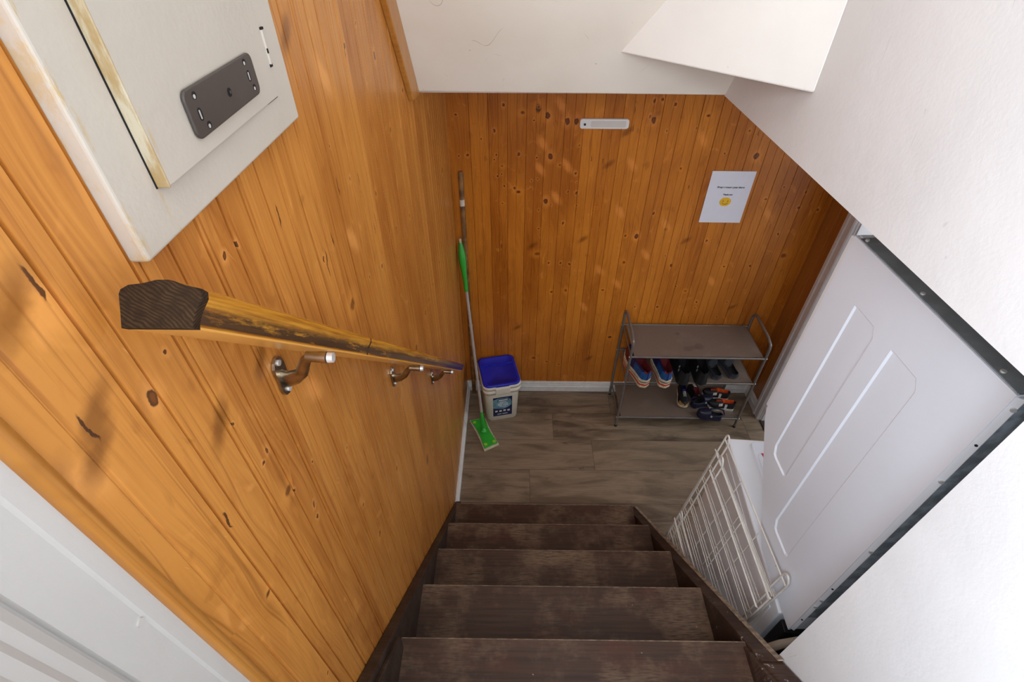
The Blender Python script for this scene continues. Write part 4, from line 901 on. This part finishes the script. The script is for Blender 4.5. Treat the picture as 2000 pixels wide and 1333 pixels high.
XD = 0.80; DW = 0.69
t = thing('clothes_dryer', 'large white clothes dryer with embossed side panel and galvanised back', 'dryer', (XD+0.34, 0.81, 0.91), world=True)
side = [(1.060, 1.913), (1.063, 1.294), (1.040, 1.262), (0.883, 1.061), (0.826, 0.990), (0.790, 0.930), (0.538, 0.922), (0.5385, 0.926), (0.5505, 1.911)]
side = [(1.058, 1.911), (1.060, 1.296), (1.040, 1.258), (0.884, 1.062), (0.836, 1.003), (0.812, 0.975), (0.780, 0.940), (0.560, 0.918), (0.548, 0.917), (0.551, 1.911)]
mb = MB(); mb.prism([(XD+0.0045, y_, z_) for y_, z_ in side], (DW-0.0045, 0, 0)); mb.build('body', M['enamel'], t, bevel=0.005, seg=3)
import bmesh
def pressed_skin():
    def hole(y0, y1, z0, z1, cut=0.030):
        P_ = [(y0+cut*0.55, z1), (y1-cut*0.1, z1), (y1, z1-cut*0.1), (y1, z0+cut), (y1-cut*0.4, z0+cut*0.15), (y1-cut*0.8, z0), (y0+cut*0.3, z0), (y0, z0+cut*0.2), (y0, z1-cut*0.75)]
        return P_
    holes = [hole(0.853, 0.950, 1.222, 1.792), hole(0.692, 0.796, 1.058, 1.790)]
    out = [(1.0595, 1.9125), (1.0615, 1.296), (1.041, 1.257), (0.885, 1.061), (0.837, 1.002), (0.813, 0.974), (0.781, 0.939), (0.560, 0.9165), (0.5475, 0.9165), (0.5500, 1.9125)]
    bm = bmesh.new(); edges = []; rings = []
    ox, oy, oz = ORG[t.name]
    V = lambda x_, y_, z_: bm.verts.new((x_-ox, y_-oy, z_-oz))
    for P_ in [out]+holes:
        vs = [V(XD, a_, b_) for a_, b_ in P_]; rings.append(vs)
        for k_ in range(len(vs)): edges.append(bm.edges.new((vs[k_], vs[(k_+1) % len(vs)])))
    bmesh.ops.triangle_fill(bm, use_beauty=True, use_dissolve=False, edges=edges)
    ro = [V(XD+0.006, a_, b_) for a_, b_ in out]
    for k_ in range(len(out)): bm.faces.new((rings[0][k_], rings[0][(k_+1) % len(out)], ro[(k_+1) % len(out)], ro[k_]))
    for P_, vs in zip(holes, rings[1:]):
        cy = sum(p[0] for p in P_)/len(P_); cz = sum(p[1] for p in P_)/len(P_)
        inn = [V(XD+0.0040, a_+(0.0042 if a_ < cy else -0.0042), b_+(0.0045 if b_ < cz else -0.0045)) for a_, b_ in P_]
        n_ = len(P_)
        for k_ in range(n_): bm.faces.new((vs[k_], vs[(k_+1) % n_], inn[(k_+1) % n_], inn[k_]))
        bm.faces.new(inn)
    bmesh.ops.recalc_face_normals(bm, faces=bm.faces)
    me = bpy.data.meshes.new('side_panel'); bm.to_mesh(me); bm.free(); me.materials.append(M['enamel'])
    o = bpy.data.objects.new('side_panel', me); COL.objects.link(o); o.parent = t; o['label'] = 'embossed white side panel'
pressed_skin()
# front strip (returns round the far edge)
mb = MB(); mb.box((XD+0.002, 1.058, 1.30), (XD+DW-0.002, 1.076, 1.906)); mb.build('front_panel', M['enamel2'], t, bevel=0.004, seg=3)
# dark grey metal lid, crowned
mb = MB(); rings = []
for i in range(9):
    v_ = i/8; xx = XD+0.004+(DW-0.008)*v_; h_ = 0.004+0.020*math.sin(math.pi*v_)**0.6
    rings.append([Vector((xx, 0.553, 1.9112)), Vector((xx, 0.556, 1.9112+h_*0.7)), Vector((xx, 0.60, 1.9112+h_)), Vector((xx, 1.0, 1.9112+h_)), Vector((xx, 1.043, 1.9112+h_*0.7)), Vector((xx, 1.046, 1.9112))])
mb.loft(rings, True, True); mb.build('lid', M['greymetal'], t)
mb = MB(); mb.box((XD+0.012, 1.046, 1.9112), (XD+DW-0.004, 1.060, 1.914)); mb.build('front_ledge', M['casing'], t)
# flange, slanted so its face catches light, and galvanised back
mb = MB(); mb.prism([(XD+0.0005, 0.5495, 0.925), (XD+0.0115, 0.5415, 0.925), (XD+0.0125, 0.5430, 0.925), (XD+0.0125, 0.5505, 0.925)], (0, 0, 0.984)); mb.build('back_flange', M['enamel2'], t, bevel=0.001)
mb = MB(); mb.box((XD+0.0122, 0.5425, 1.02), (XD+DW-0.02, 0.548, 1.905)); bk = mb.build('back_panel', M['galv'], t, bevel=0.001)
mb = MB()
pts = []
for i in range(13):
    a = math.pi*i/12; pts.append((XD+0.345-0.265*math.cos(a)*(1 if True else 1), 0.531, 1.63+0.16*math.sin(a)))
pts = [(XD+0.080, 0.531, 1.05)]+pts+[(XD+0.61, 0.531, 1.05)]
mb.tube(pts, 0.006, 8)
mb.prism([(p[0], 0.536, p[2]) for p in pts], (0, -0.012, 0)); mb.build('pressed_cover', M['galv'], t)
mb = MB()
for zz in (1.885, 1.68, 1.40, 1.13, 1.09): mb.tube([(XD+0.0085, 0.5455, zz), (XD+0.0065, 0.5415, zz)], 0.0044, 10)
mb.tube([(XD+0.034, 0.5365, 1.893), (XD+0.034, 0.531, 1.893)], 0.0052, 10)
for yy in (0.60, 0.82, 1.03): mb.tube([(XD+0.012, yy, 1.914), (XD+0.012, yy, 1.919)], 0.0045, 10)
parts(mb, 'screw', M['screw'], t)
mb = MB()
for zz in (1.79, 1.20, 1.0): mb.tube([(XD+0.0072, 0.5452, zz), (XD+0.0060, 0.5438, zz)], 0.0026, 8)
mb.box((XD-0.0006, 0.700, 0.985), (XD+0.0, 0.7035, 0.989)); parts(mb, 'screw_hole', M['black_gap'], t)
mb = MB(); mb.box((XD+0.05, 0.515, 0.915), (XD+0.60, 0.54, 1.02)); mb.build('rear_housing', M['black'], t, bevel=0.004)
tag(MB().tube([(0.70, 0.47, 0.02), (0.695, 0.478, 0.50), (0.690, 0.484, 0.90), (0.705, 0.488, 0.945), (0.740, 0.494, 0.962), (0.81, 0.504, 0.966), (0.95, 0.500, 0.972), (1.15, 0.47, 0.99), (1.35, 0.40, 1.02)], 0.0115, 14).build('drain_hose', M['hose']), 'beige drain hose running behind the dryer beside the white stair wall', 'hose')
tag(MB().tube([(0.85, 0.45, 0.02), (0.90, 0.45, 0.4), (0.96, 0.455, 0.85), (1.05, 0.47, 1.2)], 0.010, 10).build('power_cable', M['black']), 'black cable behind the washing machine and dryer', 'cable')

# ---------------------------------------------------------------- wire shelf panels leaning against the washer
def wire_shelf(label, base, across, up_, hook_far=True, hook_near=True, ny=13, nz=4, lip=True, first=None):
    b = Vector(base); u = Vector(across); v = Vector(up_)
    t = thing('wire_shelf', label, 'wire shelf', tuple(b+u*0.5), group='cream wire shelves leaning on the washing machine', world=True)
    nrm_ = u.cross(v).normalized()
    if nrm_.x > 0: nrm_ = -nrm_
    fr = MB(); pt = lambda s_, r_: b+u*s_+v*r_
    # outer frame with rounded hooks at the top corners
    ul = u.normalized(); vl = v.normalized()
    for s_, sg, hk in ((0.0, -1, hook_far), (1.0, 1, hook_near)):
        if hk:
            top = pt(s_, 1.0)
            hp = [pt(s_, 0.0), top]
            hp += [top + vl*0.030*math.sin(a) - nrm_*0.0 + ul*(-sg)*0.016*(1-math.cos(a)) - nrm_*(-0.004)*math.sin(a) for a in [math.radians(18*i) for i in range(1, 11)]]
            hp += [hp[-1]-vl*0.10]
            fr.tube(hp, 0.0034, 8)
        else: fr.tube([pt(s_, 0), pt(s_, 1.0)], 0.0034, 8)
    fr.tube([pt(0, 0.995), pt(1, 0.995)], 0.0030, 8); fr.tube([pt(0, 0.0), pt(1, 0.0)], 0.0030, 8)
    if lip:
        fr.tube([pt(0, 0.93)+nrm_*0.012, pt(1, 0.93)+nrm_*0.012], 0.0028, 8)
    fr.build('frame', M['wire'], t)
    gr = MB()
    for i in range(1, ny):
        r_ = 1-i/ny; gr.tube([pt(0, r_)+nrm_*0.002, pt(1, r_)+nrm_*0.002], 0.0017, 6)
    for i in range(1, nz):
        s_ = i/nz; gr.tube([pt(s_, 0)-nrm_*0.001, pt(s_, 0.99)-nrm_*0.001], 0.0019, 6)
    gr.build('wire_grid', M['wire'], t)
    return t
wire_shelf('tallest wire shelf panel, its long looped hook resting above the washing machine top', (0.690, 1.172, 0.004), (0.0, -0.545, 0.022), (0.094, -0.006, 1.005), True, True, 13, 3)
wire_shelf('wire shelf panel second from the washing machine side', (0.680, 1.145, 0.004), (0.0, -0.505, 0.014), (0.082, -0.004, 0.945), False, False, 12, 2, False)
wire_shelf('wire shelf panel with small curled corner, third from the washing machine side', (0.669, 1.092, 0.004), (0.0, -0.482, 0.004), (0.074, -0.006, 0.985), True, False, 12, 2)
wire_shelf('shortest wire shelf panel, nearest the stair stringer', (0.662, 1.115, 0.004), (0.0, -0.50, 0.006), (0.036, -0.006, 0.575), True, False, 8, 3)
